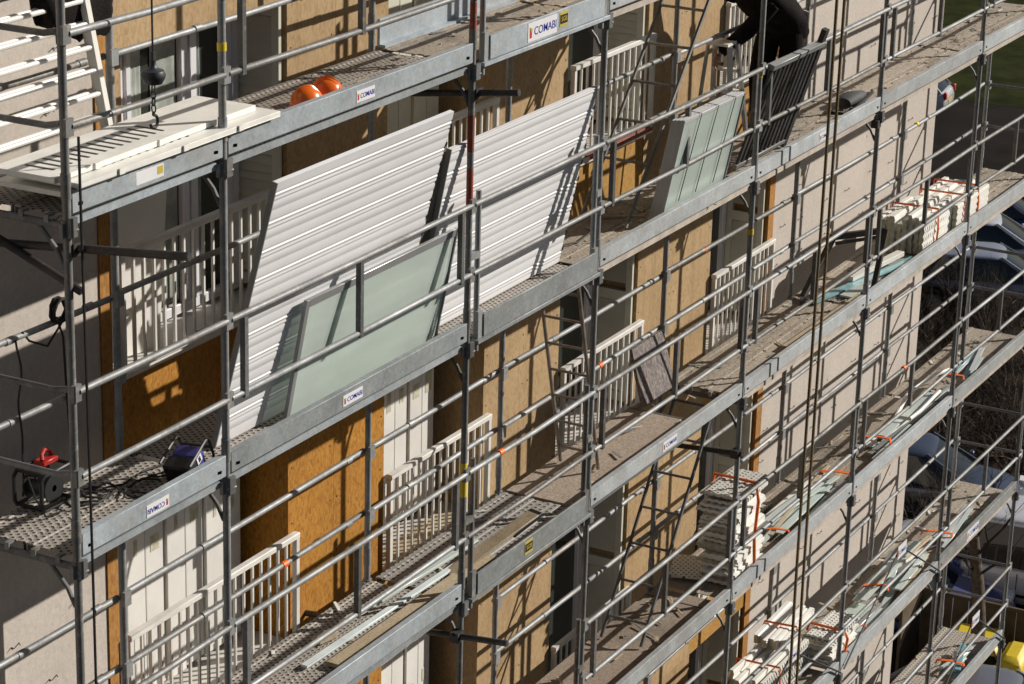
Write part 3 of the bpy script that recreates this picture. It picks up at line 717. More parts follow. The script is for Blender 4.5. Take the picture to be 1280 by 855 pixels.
# work jacket hung over the rail
t = thing('work_jacket', 'black work jacket hanging over the rail above the white railings', 'jacket', (1.1, .83, 1.0))
rings = []; rj = random.Random(3)
for i, (z, wx, dy, xo) in enumerate([(1.065,.60,.045,.0),(1.05,.70,.075,0),(1.0,.72,.085,0),(.93,.73,.075,.0),(.87,.73,.07,.01),(.81,.70,.065,.02),(.76,.56,.06,.09),(.72,.44,.055,.14),(.68,.36,.05,.16),(.65,.28,.03,.17)]):
    ring_ = []
    for j in range(32):
        a = 2*math.pi*j/32; fold = 1+.16*math.sin(7*a+i*.35)+.08*math.sin(13*a-i*.5)
        sx_ = math.copysign(abs(math.cos(a))**.55, math.cos(a))
        ring_.append((1.15+xo+wx/2*sx_, .815+dy*math.sin(a)*fold, z+.018*math.sin(4*a+i)))
    rings.append(ring_)
mb = MB(); mb.loft(rings); mb.build('body', M_CLOTH, t)
mb = MB(); mb.path([(.86,.80,1.02),(.83,.75,.93),(.86,.74,.86),(.87,.75,.83)], [.06,.065,.055,.05], 12); mb.build('sleeve', M_CLOTH, t)
mb = MB(); mb.path([(.84,.70,.85),(.84,.69,.78),(.845,.69,.70)], .010, 6); mb.build('strap', M_CLOTH, t)

# hard hats
def hard_hat(label, x, y, z, rz):
    t = thing('hard_hat', label, 'helmet', (x,y,z), 'orange hard hats on the top deck')
    n = 24; prof = [(.128,0),(.126,.03),(.118,.07),(.100,.105),(.070,.130),(.035,.143),(.001,.147)]
    mb = MB(); mb.lathe(prof, (0,0,.012), n); Mx = Matrix.Translation((x,y,z)) @ Matrix.Rotation(rz,4,'Z') @ Matrix.Diagonal((.86,.80,.92,1)); mb.xform(Mx); mb.build('shell', M_HAT, t)
    b = MB(); b.lathe([(.10,.008),(.135,.004),(.142,.006),(.142,.012),(.128,.016)], (0,0,0), n)
    pk = []
    b.xform(Mx); b.build('brim', M_HAT, t)
    pk = MB(); pk.add([(.12*math.cos(a),.12*math.sin(a),.012) for a in [R(q) for q in range(-60,61,15)]]+[(.12*math.cos(a)+.055*math.cos(a*.8),.125*math.sin(a),.002) for a in [R(q) for q in range(-60,61,15)]],[(i,i+1,i+10,i+9) for i in range(8)],True); pk.xform(Mx); pk.build('peak', M_HAT, t, fixn=False)
    r = MB()
    for yy in (-.035, 0, .035):
        pts = [(.122*math.sin(a), yy, .012+.150*math.cos(a)*(1-abs(yy)*2.2)) for a in [R(q) for q in range(-62,63,12)]]
        r.path(pts, .011, 6)
    r.xform(Mx); r.build('crown_rib', M_HAT, t)
hard_hat('orange hard hat on the top deck, the one nearer the cream shutters', 2.64, .17, .025, R(150)); hard_hat('orange hard hat on the top deck, the one nearer the small name sticker', 2.92, .20, .025, R(110))

# cable reel
t = thing('cable_reel', 'black framed cable reel with red top at the near end of the second deck', 'cable reel', (.55,.68,-2))
mb = MB()
for yy in (.56,.76): mb.path([(.42,yy,-1.985),(.40,yy,-1.95),(.40,yy,-1.80),(.43,yy,-1.77),(.68,yy,-1.77),(.71,yy,-1.80),(.71,yy,-1.95),(.69,yy,-1.985),(.42,yy,-1.985)], .013, 8)
for xx in (.43,.68): mb.tube((xx,.56,-1.985),(xx,.76,-1.985),.012,6); mb.tube((xx,.56,-1.77),(xx,.76,-1.77),.012,6)
mb.build('frame', M_BLACK, t)
mb = MB(); mb.lathe([(.02,-.085),(.088,-.085),(.088,-.075),(.065,-.07),(.065,.07),(.088,.075),(.088,.085),(.02,.085)], (0,0,0), 20); mb.xform(Matrix.Translation((.54,.66,-1.885)) @ Matrix.Rotation(R(90),4,'X')); mb.build('drum', M_BLACK, t)
mb = MB(); mb.obox((.60,.68,-1.75),(.14,.08,.03)); mb.path([(.54,.66,-1.73),(.56,.68,-1.705),(.61,.70,-1.69),(.66,.70,-1.71),(.67,.69,-1.74)], .014, 8); mb.build('handle', M_REDPL, t, .008)
mb = MB()
pts = [(.66+.14*math.cos(i*.5)+.006*i, .46+.09*math.sin(i*.5), -1.985+.006*(i%3)) for i in range(34)]
mb.path(pts, .007, 5); mb.path([(.72,.55,-1.97),(1.0,.42,-1.985),(1.25,.45,-1.988),(1.42,.40,-1.985)], .007, 5); mb.path([(.44,.62,-1.80),(.33,.60,-1.75),(.30,.52,-1.86),(.36,.50,-1.985),(.50,.47,-1.985)], .006, 5); mb.build('cable', M_RUBBER, t)
# work lamp
t = thing('work_lamp', 'black and blue box shaped site lamp tipped against the toe board on the second deck', 'work lamp', (1.30,.14,-2))
Mx = Matrix.Translation((1.28,.15,-1.885)) @ Matrix.Rotation(R(-24),4,'Y') @ Matrix.Rotation(R(8),4,'Z') @ Matrix.Scale(.84,4)
mb = MB(); mb.box(-.16,-.03,-.11,.11,-.10,.10); mb.xform(Mx); mb.build('body', M_BLACK, t, .012)
mb = MB(); mb.box(-.028,.10,-.10,.10,-.09,.09); mb.xform(Mx); mb.build('housing', M_BLUEPL, t, .015)
mb = MB(); mb.box(-.02,.05,-.1035,-.1005,.01,.07); mb.box(-.015,.08,-.1035,-.1005,-.07,-.03); mb.xform(Mx); p_ = mb.build('label_plate', M_STWHITE, t)
mb = MB(); mb.box(.0,.03,-.106,-.104,.02,.06); mb.xform(Mx); mb.build('label_print', M_STBLK, p_)
mb = MB(); mb.path([(-.15,-.12,-.11),(.14,-.12,-.11),(.17,-.12,-.06),(.17,-.12,.09),(.13,-.12,.12),(-.15,-.12,.12)], .011, 6); mb.path([(-.15,.12,-.11),(.14,.12,-.11),(.17,.12,-.06),(.17,.12,.09),(.13,.12,.12),(-.15,.12,.12)], .011, 6); mb.path([(.17,-.12,.02),(.17,.12,.02)], .011, 6); mb.xform(Mx); mb.build('guard', M_BLACK, t)
mb = MB(); pts = [(1.0+.17*math.cos(i*.42)+.004*i, .27+.10*math.sin(i*.42), -1.985+.004*(i%4)) for i in range(34)]; mb.path(pts, .006, 5)
tag(mb.build('cable', M_RUBBER), 'loose coil of thin black cable lying on the second deck beside the site lamp', 'cable')

# ladders
def ladder(name, label, top, bot, y0, y1, mat, rungs=8, group=None, r=.016):
    t = thing(name, label, 'ladder', bot and (bot[0], (y0+y1)/2, bot[1]), group)
    for y in (y0, y1):
        b = MB(); b.tube((bot[0],y,bot[1]),(top[0],y,top[1]), r, 8); b.build('stile', mat, t)
    for i in range(rungs):
        f = (i+.6)/rungs; x = bot[0]+(top[0]-bot[0])*f; z = bot[1]+(top[1]-bot[1])*f
        b = MB(); b.tube((x,y0,z),(x,y1,z), r*.8, 8); b.build('rung', mat, t)
ladder('access_ladder', 'rusty steel ladder standing upright beside the streaked dark board', (6.72,-2.02), (7.28,-3.99), .65, .30, M_ROPE if False else simple('rusty_steel',(.30,.26,.22),.6,.4,.3,12), 8)
ladder('access_ladder', 'grey steel ladder rising through the hatch in the plywood deck', (9.62,-4.05), (8.22,-5.99), .66, .27, M_GALVD, 7)
ladder('access_ladder', 'grey steel ladder leaning in front of the upper white balcony railing', (9.25,-.05), (7.55,-1.98), .68, .27, M_GALV, 7)
t = thing('step_ladder', 'white aluminium step ladder standing in front of the worker', 'step ladder', (10.55,.8,-2))
for (xt, xb_) in ((10.46,10.40),(10.62,10.78)):
    for yy in (.62,.98):
        b = MB(); b.bar((xb_,yy,-1.985),(xt,yy*.6+.32,-1.08),.05,.022); b.build('stile', M_ALU, t)
for i in range(4):
    z = -1.75+i*.2; f = (z+1.985)/.9; x = 10.78+(10.62-10.78)*f
    b = MB(); b.box(x-.04,x+.04,.66+.04*f,.96-.04*f,z,z+.025); b.build('step', M_PVC, t)
b = MB(); b.box(10.43,10.66,.70,.92,-1.08,-1.055); b.build('platform', M_PVC, t)

# streaked board
t = MB(); M, w, L = leaning(8.77, 9.42, .60, -3.985, .74, -3.47); t.box(0,w,0,L,-.03,0); t.xform(M); tag(t.build('board', M_MARB, None, .003), 'dark streaked board leaning on the inner rail of the third deck', 'board')

# folded trestle on the third deck
t = thing('steel_trestle', 'dark grey steel trestle lying over glass strips on the third deck', 'trestle', (13,.4,-4))
b = MB(); b.bar((12.45,.62,-3.98),(13.15,.60,-3.52),.05,.06); b.build('leg', M_DARK, t)
b = MB(); b.bar((13.15,.60,-3.52),(13.35,.12,-3.42),.05,.06); b.bar((13.13,.57,-3.58),(13.33,.13,-3.48),.03,.03); b.build('crossbar', M_DARK, t)
b = MB(); b.bar((13.35,.12,-3.42),(12.98,.08,-3.97),.05,.06); b.build('leg', M_DARK, t)
b = MB(); b.bar((12.45,.62,-3.975),(12.30,.55,-3.975),.05,.03); b.build('foot', M_DARK, t)

# piles of cream perforated slats
def upright_bundle(label, x0, x1, y0, y1, z0, h, n, straps, seed, group, tilt=0):
    rr = random.Random(seed); t = thing('slat_bundle', label, 'slat bundle', (x0,y0,z0), group); th = (y1-y0)/n
    Mx = Matrix.Translation((x0,(y0+y1)/2,z0)) @ Matrix.Rotation(tilt,4,'Z')
    for i in range(n):
        a = -(y1-y0)/2+i*th; hh = h*rr.uniform(.80,1.06); dx = rr.uniform(-.06,.06); zig = []
        m = 9
        for q in range(m+1): zig.append((a+(.012 if q % 2 else 0)+.003, hh*q/m))
        for q in range(m, -1, -1): zig.append((a+th-.010+(.012 if q % 2 else 0), hh*q/m))
        b = MB(); b.cur = 0; b.prism([(p,q) for p,q in zig], dx, x1-x0+dx); b.xform(Mx @ Matrix.Rotation(rr.uniform(-.028,.028),4,'Z') @ Matrix.Rotation(rr.uniform(-.035,.035),4,'X'))
        for k2, f in enumerate(b.f):
            if len(f) > 4: b.m[k2] = 1
        for k2 in range(len(b.f)):
            if i == 0 and len(b.f[k2]) == 4 and (k2-2) < m: b.m[k2] = 2
        b.build('slat', [M_CREAM, M_GREYEND, M_CREAMH], t)
    for xs in straps:
        b = MB(); yy = (y1-y0)/2+.012
        b.path([(xs,yy,h*.6),(xs,yy-.01,h+.012),(xs+.02,-yy+.01,h+.014),(xs+.02,-yy-.004,h*.5),(xs+.01,-yy,.02)], .012, 5); b.xform(Mx); b.build('strap', M_ORTAPE, t)
    return t
def flat_bundle(label, x0, x1, y0, y1, z0, h, n, straps, seed, group, top_holes=True, jit=.05):
    rr = random.Random(seed); t = thing('slat_bundle', label, 'slat bundle', (x0,y0,z0), group); th = h/n
    for i in range(n):
        z = z0+i*th; dx, dy = rr.uniform(-jit,jit), rr.uniform(-jit*.6,jit*.6); rot = rr.uniform(-.07,.07)
        Lx, Ly = x1-x0, y1-y0; m = 10
        pr = [(Ly*q/m-.5*Ly, (th*.28 if q % 2 else 0)) for q in range(m+1)]
        poly = pr + [(a, b_+th*.70) for a, b_ in pr[::-1]]
        b = MB(); b.prism(poly, -Lx/2, Lx/2); 
        for k2, f in enumerate(b.f):
            if len(f) > 4: b.m[k2] = 1
        b.xform(Matrix.Translation(((x0+x1)/2+dx,(y0+y1)/2+dy,z)) @ Matrix.Rotation(rot,4,'Z')); b.build('slat', [M_CREAMH if (i > n-4 and top_holes) else M_CREAM, M_CREAM if rr.random() < .7 else M_GREYEND], t)
    for xs in straps:
        b = MB(); b.path([(xs,y1+.06,z0+h*.8),(xs,y1+.03,z0+h+.02),(xs,y0-.04,z0+h+.015),(xs,y0-.075,z0+h*.82),(xs-.015,y0-.06,z0+h*.42),(xs-.02,y0-.085,z0+.02)], .016, 6); b.build('strap', M_ORTAPE, t)
    return t
GB = 'strapped bundles of cream perforated slats'
upright_bundle('bundle of cream slats on edge on the third deck, nearer of two there', 14.50, 15.42, .12, .64, -3.995, .40, 9, (.42,), 5, GB)
upright_bundle('bundle of cream slats on edge on the third deck, farther of two there', 15.50, 16.55, .10, .60, -3.995, .36, 8, (.25,.72), 8, GB, .02)
flat_bundle('tall pile of cream perforated sheets with one long orange strap on the fourth deck', 9.84, 10.52, .12, .47, -5.99, .90, 22, (10.20,), 3, GB, True, .06)
upright_bundle('large bundle of cream slats at the foot of the picture on the fifth deck', 11.25, 12.45, .28, .74, -7.995, .36, 9, (.35,), 12, GB)
upright_bundle('small bundle of cream slats with crooked ends beside the blue lettered plate', 12.0, 12.95, .40, .74, -7.62, .10, 6, (.35,), 14, GB, .05)
flat_bundle('low pile of cream perforated sheets beside the mint glass on the fifth deck', 12.55, 13.25, .08, .40, -7.99, .34, 10, (12.8,), 9, GB, True, .04)
mb = MB(); mb.obox((9.95,.60,-5.955),(.5,.34,.02),Matrix.Rotation(.3,3,'Z')); tag(mb.build('perforated_sheet', M_CREAMH), 'single perforated sheet lying at the wall side of the tall slat pile', 'sheet')
mb = MB(); mb.obox((11.3,.66,-5.975),(1.1,.22,.02),Matrix.Rotation(.02,3,'Z')); tag(mb.build('perforated_sheet', M_CREAMH), 'long perforated sheet lying along the wall side of the fourth deck', 'sheet')
# bundles of glass strips and frame lengths
def strip_bundle(name, label, segs, straps, group=None):
    t = thing(name, label, 'strip bundle', segs[0][0], group)
    for a, b_, w_, h_, mat in segs:
        mb = MB(); mb.bar(a, b_, w_, h_); mb.build('strip', mat, t, .003)
    for a, b_ in straps:
        a = Vector(a); b_ = Vector(b_); mb = MB(); w_ = random.Random(int(a.x*50)).uniform(.030,.055); m_ = (a+b_)/2+Vector((.02,0,.006))
        mb.bar(a, m_, w_, .008); mb.bar(m_-Vector((0,0,.001)), b_, w_, .008); mb.bar(b_, b_+Vector((.01,-.012,-.07)), w_, .008, (0,-1,0)); mb.bar(a, a+Vector((-.01,.012,-.05)), w_, .008, (0,1,0)); mb.build('strap', M_ORTAPE, t)
GSX = 'bundles of glass and frame strips on the lower decks'
def rand_strips(x0, x1, ya, yb, z, n, seed, mats, lo=.35, wmin=.03, wmax=.09):
    rr = random.Random(seed); out = []
    for i in range(n):
        a = x0+rr.uniform(0, (x1-x0)*lo); b = x1-rr.uniform(0, (x1-x0)*lo); y1, y2 = rr.uniform(ya,yb), rr.uniform(ya,yb)*1.15-.02
        zz = z+.015+.017*i*rr.uniform(.5,1); out.append(((a,y1,zz),(b,y1*.2+y2*.8,zz+rr.uniform(-.005,.02)), rr.uniform(wmin,wmax), rr.uniform(.010,.028), mats[i % len(mats)]))
    return out
strip_bundle('strip_bundle', 'bundle of mint glass strips right beside the tall slat pile on the fourth deck', rand_strips(10.75, 13.0, .06, .42, -5.995, 11, 21, [M_MINT,M_GREYALU,M_MINT,M_TIMBER,M_MINT,M_CREAM]), [((12.62,.36,-5.84),(12.72,.06,-5.84)),((10.95,.30,-5.86),(11.05,.06,-5.86))], GSX)
strip_bundle('strip_bundle', 'bundle of mint glass offcuts under the bent cream frame on the fourth deck', rand_strips(13.3, 16.2, .06, .36, -5.995, 12, 33, [M_MINT,M_ALUL,M_GREYALU,M_CREAM,M_MINT,M_DARK]), [((13.75,.34,-5.83),(13.85,.08,-5.83)),((16.15,.34,-5.86),(16.25,.10,-5.86))], GSX)
mb = MB(); mb.path([(14.45,.08,-5.80),(14.40,.22,-5.79),(15.15,.36,-5.78),(15.9,.32,-5.78),(16.3,.22,-5.80)], .022, 6); mb.path([(14.45,.08,-5.80),(14.75,.02+.05,-5.80),(15.5,.10,-5.79)], .020, 6)
tag(mb.build('window_frame_profile', M_CREAM), 'bent cream frame profile lying on the mint glass offcuts', 'frame profile')
strip_bundle('strip_bundle', 'blue and mint strips with brown box at the far end of the fourth deck', rand_strips(16.2, 17.6, .08, .40, -5.995, 6, 41, [M_TEAL,M_MINT,M_ALUL]), [], GSX)
strip_bundle('strip_bundle', 'bundle of mint strips and dusty cloth with orange straps on the fifth deck', rand_strips(13.95, 16.2, .06, .5, -7.995, 15, 51, [M_MINT,M_GREYALU,M_MINT,M_CREAM,M_MINT,M_TIMBER]), [((14.35,.42,-7.80),(14.5,.20,-7.80))], GSX)
strip_bundle('strip_bundle', 'teal wrapped strips with an orange strap on the fifth deck behind the white name sticker', rand_strips(16.05, 17.5, .10, .42, -7.995, 6, 61, [M_TEAL,M_MINT,M_ALUL]), [((16.3,.44,-7.86),(16.4,.12,-7.86))], GSX)
strip_bundle('strip_bundle', 'grey and mint glass sheet bundle under an orange strap beside the low slat pile', [((13.3,.22,-7.93),(14.15,.24,-7.93),.30,.02,M_MINT),((13.25,.30,-7.89),(14.0,.28,-7.88),.26,.012,M_FROST),((13.3,.14,-7.86),(14.1,.12,-7.85),.05,.02,M_ALU)], [((13.45,.44,-7.86),(13.5,.06,-7.86))], GSX)
strip_bundle('strip_bundle', 'mint strips with an orange strap on the lowest perforated deck', rand_strips(16.9, 17.9, .08, .38, -9.995, 7, 71, [M_MINT,M_MINT,M_TEAL,M_CREAM]), [((17.15,.40,-9.86),(17.2,.08,-9.86))], GSX)
# loose lengths on the third deck
def plank(name, label, a, b, w_, h_, mat, cat='strip', group=None): tag(MB().bar(a, b, w_, h_).build(name, mat, None, .003), label, cat, group)
GP = 'loose strips and planks lying on the third deck'
plank('trim_strip', 'long pale blue white trim strip lying lengthwise on the third deck', (2.90,.36,-3.975),(5.0,.30,-3.96), .055,.02, simple('pale_blue_trim',(.74,.83,.84),.35,0,.12,6), 'strip', GP)
plank('trim_strip', 'mint green trim strip crossing behind the pale blue one', (3.62,.50,-3.97),(5.35,.38,-3.94), .06,.025, M_MINT, 'strip', GP)
plank('timber_plank', 'long timber plank lying next to the toe board on the third deck', (3.02,.19,-3.975),(5.2,.18,-3.97), .13,.03, M_TIMBER, 'plank', GP)
plank('trim_strip', 'thin white trim strip squeezed between plank and toe board', (2.95,.105,-3.98),(4.4,.07,-3.975), .03,.02, M_PVC, 'strip', GP)
plank('timber_plank', 'timber board sticking up over the plain toe board of the third deck', (4.75,.27,-3.975),(5.62,.03,-3.74), .12,.025, M_TIMBER, 'plank', GP)
plank('rubber_block', 'black block leaning on the upper end of the timber board', (5.36,.10,-3.83),(5.66,.02,-3.735), .125,.03, M_BLACK, 'block', GP)
plank('timber_offcut', 'short timber offcut lying on the near part of the third deck', (3.28,.50,-3.97),(3.46,.46,-3.97), .07,.05, M_TIMBER, 'offcut', GP)
plank('timber_plank', 'long dusty timber plank beside the toe board near the steel trestle', (10.9,.15,-3.97),(12.75,.11,-3.95), .09,.04, M_TIMBER, 'plank')
plank('white_tube', 'bright white tube lying on glass strips behind the middle post', (13.15,.40,-3.93),(14.2,.24,-3.90), .085,.05, M_PVC, 'tube')
strip_bundle('strip_bundle', 'blue grey glass strips lying under the steel trestle', [((12.35,.48,-3.975),(14.3,.12,-3.96),.10,.02,M_TEAL),((12.7,.26,-3.975),(13.4,.18,-3.96),.14,.02,M_MINT),((12.9,.14,-3.97),(13.3,.20,-3.95),.03,.03,M_ALU)], [], GSX)
# rubble: pieces of mortar and dry leaves on the dusty decks
rr = random.Random(77); mb = MB()
for lv, xa, xb, n in (('A',1.6,9,120),('B',6.6,18.3,420),('C',9.6,18.3,320),('D',9.6,18.3,200),('E',12.7,18.3,200)):
    for i in range(n):
        x, y = rr.uniform(xa,xb), rr.betavariate(1.2,1.2)*.66+.06; s = rr.uniform(.003,.010)*(3 if rr.random() < .03 else 1); z = LEV[lv]+s*.25
        mb.obox((x,y,z),(s*2,s*1.5,s*.9), Euler((rr.uniform(-.5,.5),rr.uniform(-.5,.5),rr.uniform(0,6))).to_matrix())
tag(mb.build('rubble', simple('mortar_crumbs',(.42,.37,.31),.95,0,.5,9)), 'mortar crumbs and grit scattered over the dusty decks', 'rubble', None, 'stuff')
mb = MB(); rr = random.Random(19)
for lv, xa, xb, n in (('A',3.5,9,14),('B',6.6,18.3,44),('C',3,18.3,60),('D',7,18.3,70),('E',12.7,18.3,60),('F',15.6,18.3,16)):
    for i in range(n):
        x, y = rr.uniform(xa,xb), rr.uniform(.08,.72); L_ = rr.uniform(.03,.16)*(2.5 if rr.random() < .15 else 1); z = LEV[lv]+.008
        mb.cur = rr.choice((0,0,1,2)); mb.obox((x,y,z),(L_,rr.uniform(.008,.03),rr.uniform(.004,.012)), Euler((rr.uniform(-.1,.1),rr.uniform(-.05,.05),rr.uniform(-1.2,1.2))).to_matrix())
tag(mb.build('debris', [M_TIMBER, M_CREAM, M_GREYALU]), 'splinters, plastic scraps and offcuts scattered over the decks', 'debris', None, 'stuff')
# bag and hose on the second deck
t = thing('tool_bag', 'dark grey tool bag with a trailing hose on the second deck behind the ropes', 'bag', (12.65,.33,-2))
mb = MB(); rings = []
for i, (x, w_, h_) in enumerate([(12.38,.02,.03),(12.42,.08,.09),(12.55,.10,.12),(12.75,.09,.10),(12.92,.05,.07),(12.98,.02,.03)]):
    rings.append([(x, .32+w_*math.cos(2*math.pi*j/14), -1.99+max(0,.5*h_+h_*.55*math.sin(2*math.pi*j/14))) for j in range(14)])
mb.loft(rings); mb.build('body', simple('dark_canvas',(.05,.055,.06),.7,0,.3,9,.4), t)
mb = MB(); mb.path([(12.3,.40,-1.985),(12.1,.34,-1.97),(12.15,.22,-1.98),(12.45,.20,-1.98),(12.8,.22,-1.95),(13.1,.28,-1.97),(13.25,.34,-1.985)], .016, 6); mb.build('hose', M_RUBBER, t)
# loose cable on the second deck by the balcony spandrel
mb = MB(); mb.path([(6.7,.55,-1.985),(7.0,.42,-1.985),(7.3,.46,-1.985),(7.6,.60,-1.985),(7.9,.62,-1.985)], .008, 5); tag(mb.build('cable', M_RUBBER), 'black cable snaking over the dusty second deck behind the glass stack', 'cable')

# ------------------------------------------------------------------ ropes, cable and hook
def rope(label, x, y, z0, z1, r, mat, name, cat, group=None, wob=.012, n=24):
    rr = random.Random(int(x*977)); mb = MB()
    mb.path([(x+wob*math.sin(i*.7+x), y+wob*math.cos(i*.5), z0+(z1-z0)*i/n) for i in range(n+1)], r, 6)
    return tag(mb.build(name, mat), label, cat, group)
rope('brown hoisting rope hanging full height, the one nearer the dark balustrade', 10.43, -.30, GROUND+.1, 4.2, .0145, M_ROPE, 'hoist_rope', 'rope', 'pair of brown hoisting ropes')
rope('brown hoisting rope hanging full height, the one farther from the dark balustrade', 10.615, -.30, GROUND+.1, 4.2, .0145, M_ROPE, 'hoist_rope', 'rope', 'pair of brown hoisting ropes')
rope('black cable hanging straight down beside the corner post', .02, -.085, GROUND+.1, .45, .0085, M_RUBBER, 'power_cable', 'cable', None, .004)
mb = MB(); mb.path([(.93,.83,-.98),(.95,.80,-1.1),(.97,.80,-1.5),(1.0,.80,-1.985)], .008, 6); pts = [(.92+.06*math.cos(a*1.3), .80+.02*math.sin(a), -.93+.075*math.sin(a*1.3)) for a in [i*.5 for i in range(26)]]; mb.path(pts, .012, 6); mb.path([(.96,.80,-1.0),(.80,.80,-1.12),(.66,.82,-1.05),(.6,.82,-.98)], .007, 6)
tag(mb.build('knotted_cable', M_RUBBER), 'black cable coiled and knotted on the inner rail above the cable reel', 'cable')
rope('thin black cable hanging from the inner rail behind the corner post', .52, .79, -1.98, -1.0, .007, M_RUBBER, 'thin_cable', 'cable', None, .01)
t = thing('crane_hook', 'dark crane hook and round weight hanging on a cable before the top window', 'crane hook', (.53,-.2,.7))
mb = MB(); mb.tube((.53,-.2,.80),(.53,-.2,4.4),.006,6); mb.build('cable', M_RUBBER, t)
mb = MB(); mb.lathe([(.001,-.055),(.05,-.05),(.066,-.02),(.07,.0),(.06,.022),(.03,.034),(.018,.05),(.018,.08),(.001,.085)], (.53,-.2,.705), 18); mb.build('weight', simple('cast_steel',(.06,.065,.075),.45,.4,.2,20), t)
mb = MB()
for i in range(4):
    z = .63-i*.038; a = R(90*(i%2)); mb.path([(.53+.014*math.cos(a)*math.cos(q)*1.0, -.2+.014*math.sin(a)*math.cos(q), z+.024*math.sin(q)) for q in [k*math.pi/4 for k in range(9)]], .0045, 5)
mb.build('chain', M_DARK, t)
mb = MB(); mb.path([(.53,-.2,.50)]+[(.53+.030*math.sin(a)*(1), -.2, .445+.035*math.cos(a)) for a in [R(q) for q in range(-10,-11,-1)]]+[(.53-.034*math.sin(R(q)), -.2, .442+.036*math.cos(R(q))) for q in range(0,-251,-25)], .009, 6); mb.build('hook', M_DARK, t)
mb = MB(); mb.tube((.53,-.2,.785),(.53,-.2,.83),.014,8); mb.build('shackle', M_DARK, t)

# ------------------------------------------------------------------ worker
def skin_obj(name, verts, edges, radii, mat, parent, root=0, sub=2):
    me = bpy.data.meshes.new(name); me.from_pydata([tuple(v) for v in verts], edges, [])
    o = bpy.data.objects.new(name, me); col.objects.link(o)
    sk = o.modifiers.new('skin', 'SKIN'); sk.use_smooth_shade = True
    if not me.skin_vertices: me.skin_vertices.new() if hasattr(me.skin_vertices, 'new') else None
    layer = me.skin_vertices[0].data
    for i, r in enumerate(radii):
        layer[i].radius = (r, r) if not isinstance(r, tuple) else r
        layer[i].use_root = (i == root)
    s = o.modifiers.new('sub', 'SUBSURF'); s.levels = sub; s.render_levels = sub
    dg = bpy.context.evaluated_depsgraph_get(); m2 = bpy.data.meshes.new_from_object(o.evaluated_get(dg)); bpy.data.objects.remove(o); bpy.data.meshes.remove(me)
    m2.materials.clear(); m2.materials.append(mat)
    for p in m2.polygons: p.use_smooth = True
    o = bpy.data.objects.new(name, m2); col.objects.link(o)
    if parent is not None: o.parent = parent; o.matrix_parent_inverse = parent_world(parent).inverted()
    return o
per = thing('person', 'worker in black jacket and trousers bending over towards the window, seen from behind', 'person', (11.3,.55,-2))
hipc = Vector((11.33,.56,-1.00))
J = [hipc, (11.13,.59,-.85), (10.94,.62,-.74), (10.80,.65,-.67), (10.64,.69,-.58), (10.55,.71,-.52),   # 0-5 spine, neck, head base
     (11.36,.46,-1.03), (11.27,.44,-1.52), (11.33,.43,-1.93), (11.18,.42,-1.955),                       # right leg 6-9
     (11.32,.68,-1.03), (11.20,.70,-1.52), (11.32,.72,-1.93), (11.17,.73,-1.955),                       # left leg 10-13
     (10.84,.50,-.74), (10.74,.66,-.99), (10.60,.86,-1.18),                                             # right arm 14-16
     (10.86,.82,-.70), (10.62,.96,-.60), (10.46,1.08,-.42)]                                             # left arm 17-19
Eg = [(0,1),(1,2),(2,3),(3,4),(4,5),(0,6),(6,7),(7,8),(8,9),(0,10),(10,11),(11,12),(12,13),(3,14),(14,15),(15,16),(3,17),(17,18),(18,19)]
Rd = [.13,.13,.13,.12,.065,.06,.115,.08,.055,.045,.115,.08,.055,.045,.09,.064,.045,.09,.064,.045]
skin_obj('body', J, Eg, Rd, M_CLOTH, per)
skin_obj('trousers', [(11.30,.57,-.93),(11.34,.56,-1.04),(11.37,.46,-1.06),(11.27,.44,-1.52),(11.33,.43,-1.90),(11.33,.68,-1.06),(11.20,.70,-1.52),(11.32,.72,-1.90)], [(0,1),(1,2),(2,3),(3,4),(1,5),(5,6),(6,7)], [.175,.185,.145,.115,.095,.145,.115,.095], M_TROU, per, 1)
def crumple(o, amp, sc):
    for v_ in o.data.vertices:
        n_ = noise.noise_vector(v_.co*sc)*amp + noise.noise_vector(v_.co*sc*2.7)*amp*.45; v_.co += n_
rings = []; pts_ = [Vector(q) for q in ((11.42,.56,-1.10),(11.36,.56,-.98),(11.22,.58,-.87),(11.05,.60,-.77),(10.90,.63,-.69),(10.79,.65,-.64),(10.72,.67,-.61))]
for i, (p, a_, b_) in enumerate(zip(pts_, (.235,.240,.245,.25,.25,.20,.10), (.165,.17,.175,.18,.17,.13,.07))):
    d_ = (pts_[min(i+1,6)]-pts_[max(i-1,0)]).normalized(); u_ = Vector((0,1,0)); u_ = (u_-d_*u_.dot(d_)).normalized(); w_ = d_.cross(u_)
    rings.append([p+u_*a_*math.cos(2*math.pi*j/28)*(1+.03*math.sin(6*2*math.pi*j/28+i))+w_*b_*math.sin(2*math.pi*j/28)*(1+.05*math.sin(4*2*math.pi*j/28+i*1.3)) for j in range(28)])
mb = MB(); mb.loft(rings); jk = mb.build('jacket', M_CLOTH, per); sb = jk.modifiers.new('sub','SUBSURF'); sb.levels = 1; sb.render_levels = 1; crumple(jk, .016, 9)
mb = MB(); mb.path([(10.86,.50,-.72),(10.80,.57,-.86),(10.74,.66,-.99),(10.67,.75,-1.08),(10.61,.84,-1.165)], [.105,.088,.078,.068,.056], 14); sl_ = mb.build('sleeve', M_CLOTH, per); crumple(sl_, .012, 13)
mb = MB(); prof = []
for i in range(13):
    a = math.pi*i/12; prof.append((max(.002,.094*math.sin(a)*(1 if a < 1.9 else .92)), .122*-math.cos(a)))
mb.lathe(prof, (0,0,0), 18); hm = Matrix.Translation((10.46,.73,-.46)) @ Matrix.Rotation(R(-62),4,'Y'); mb.xform(hm @ Matrix.Diagonal((1.05,.86,1,1))); hd = mb.build('head', M_SKIN, per)
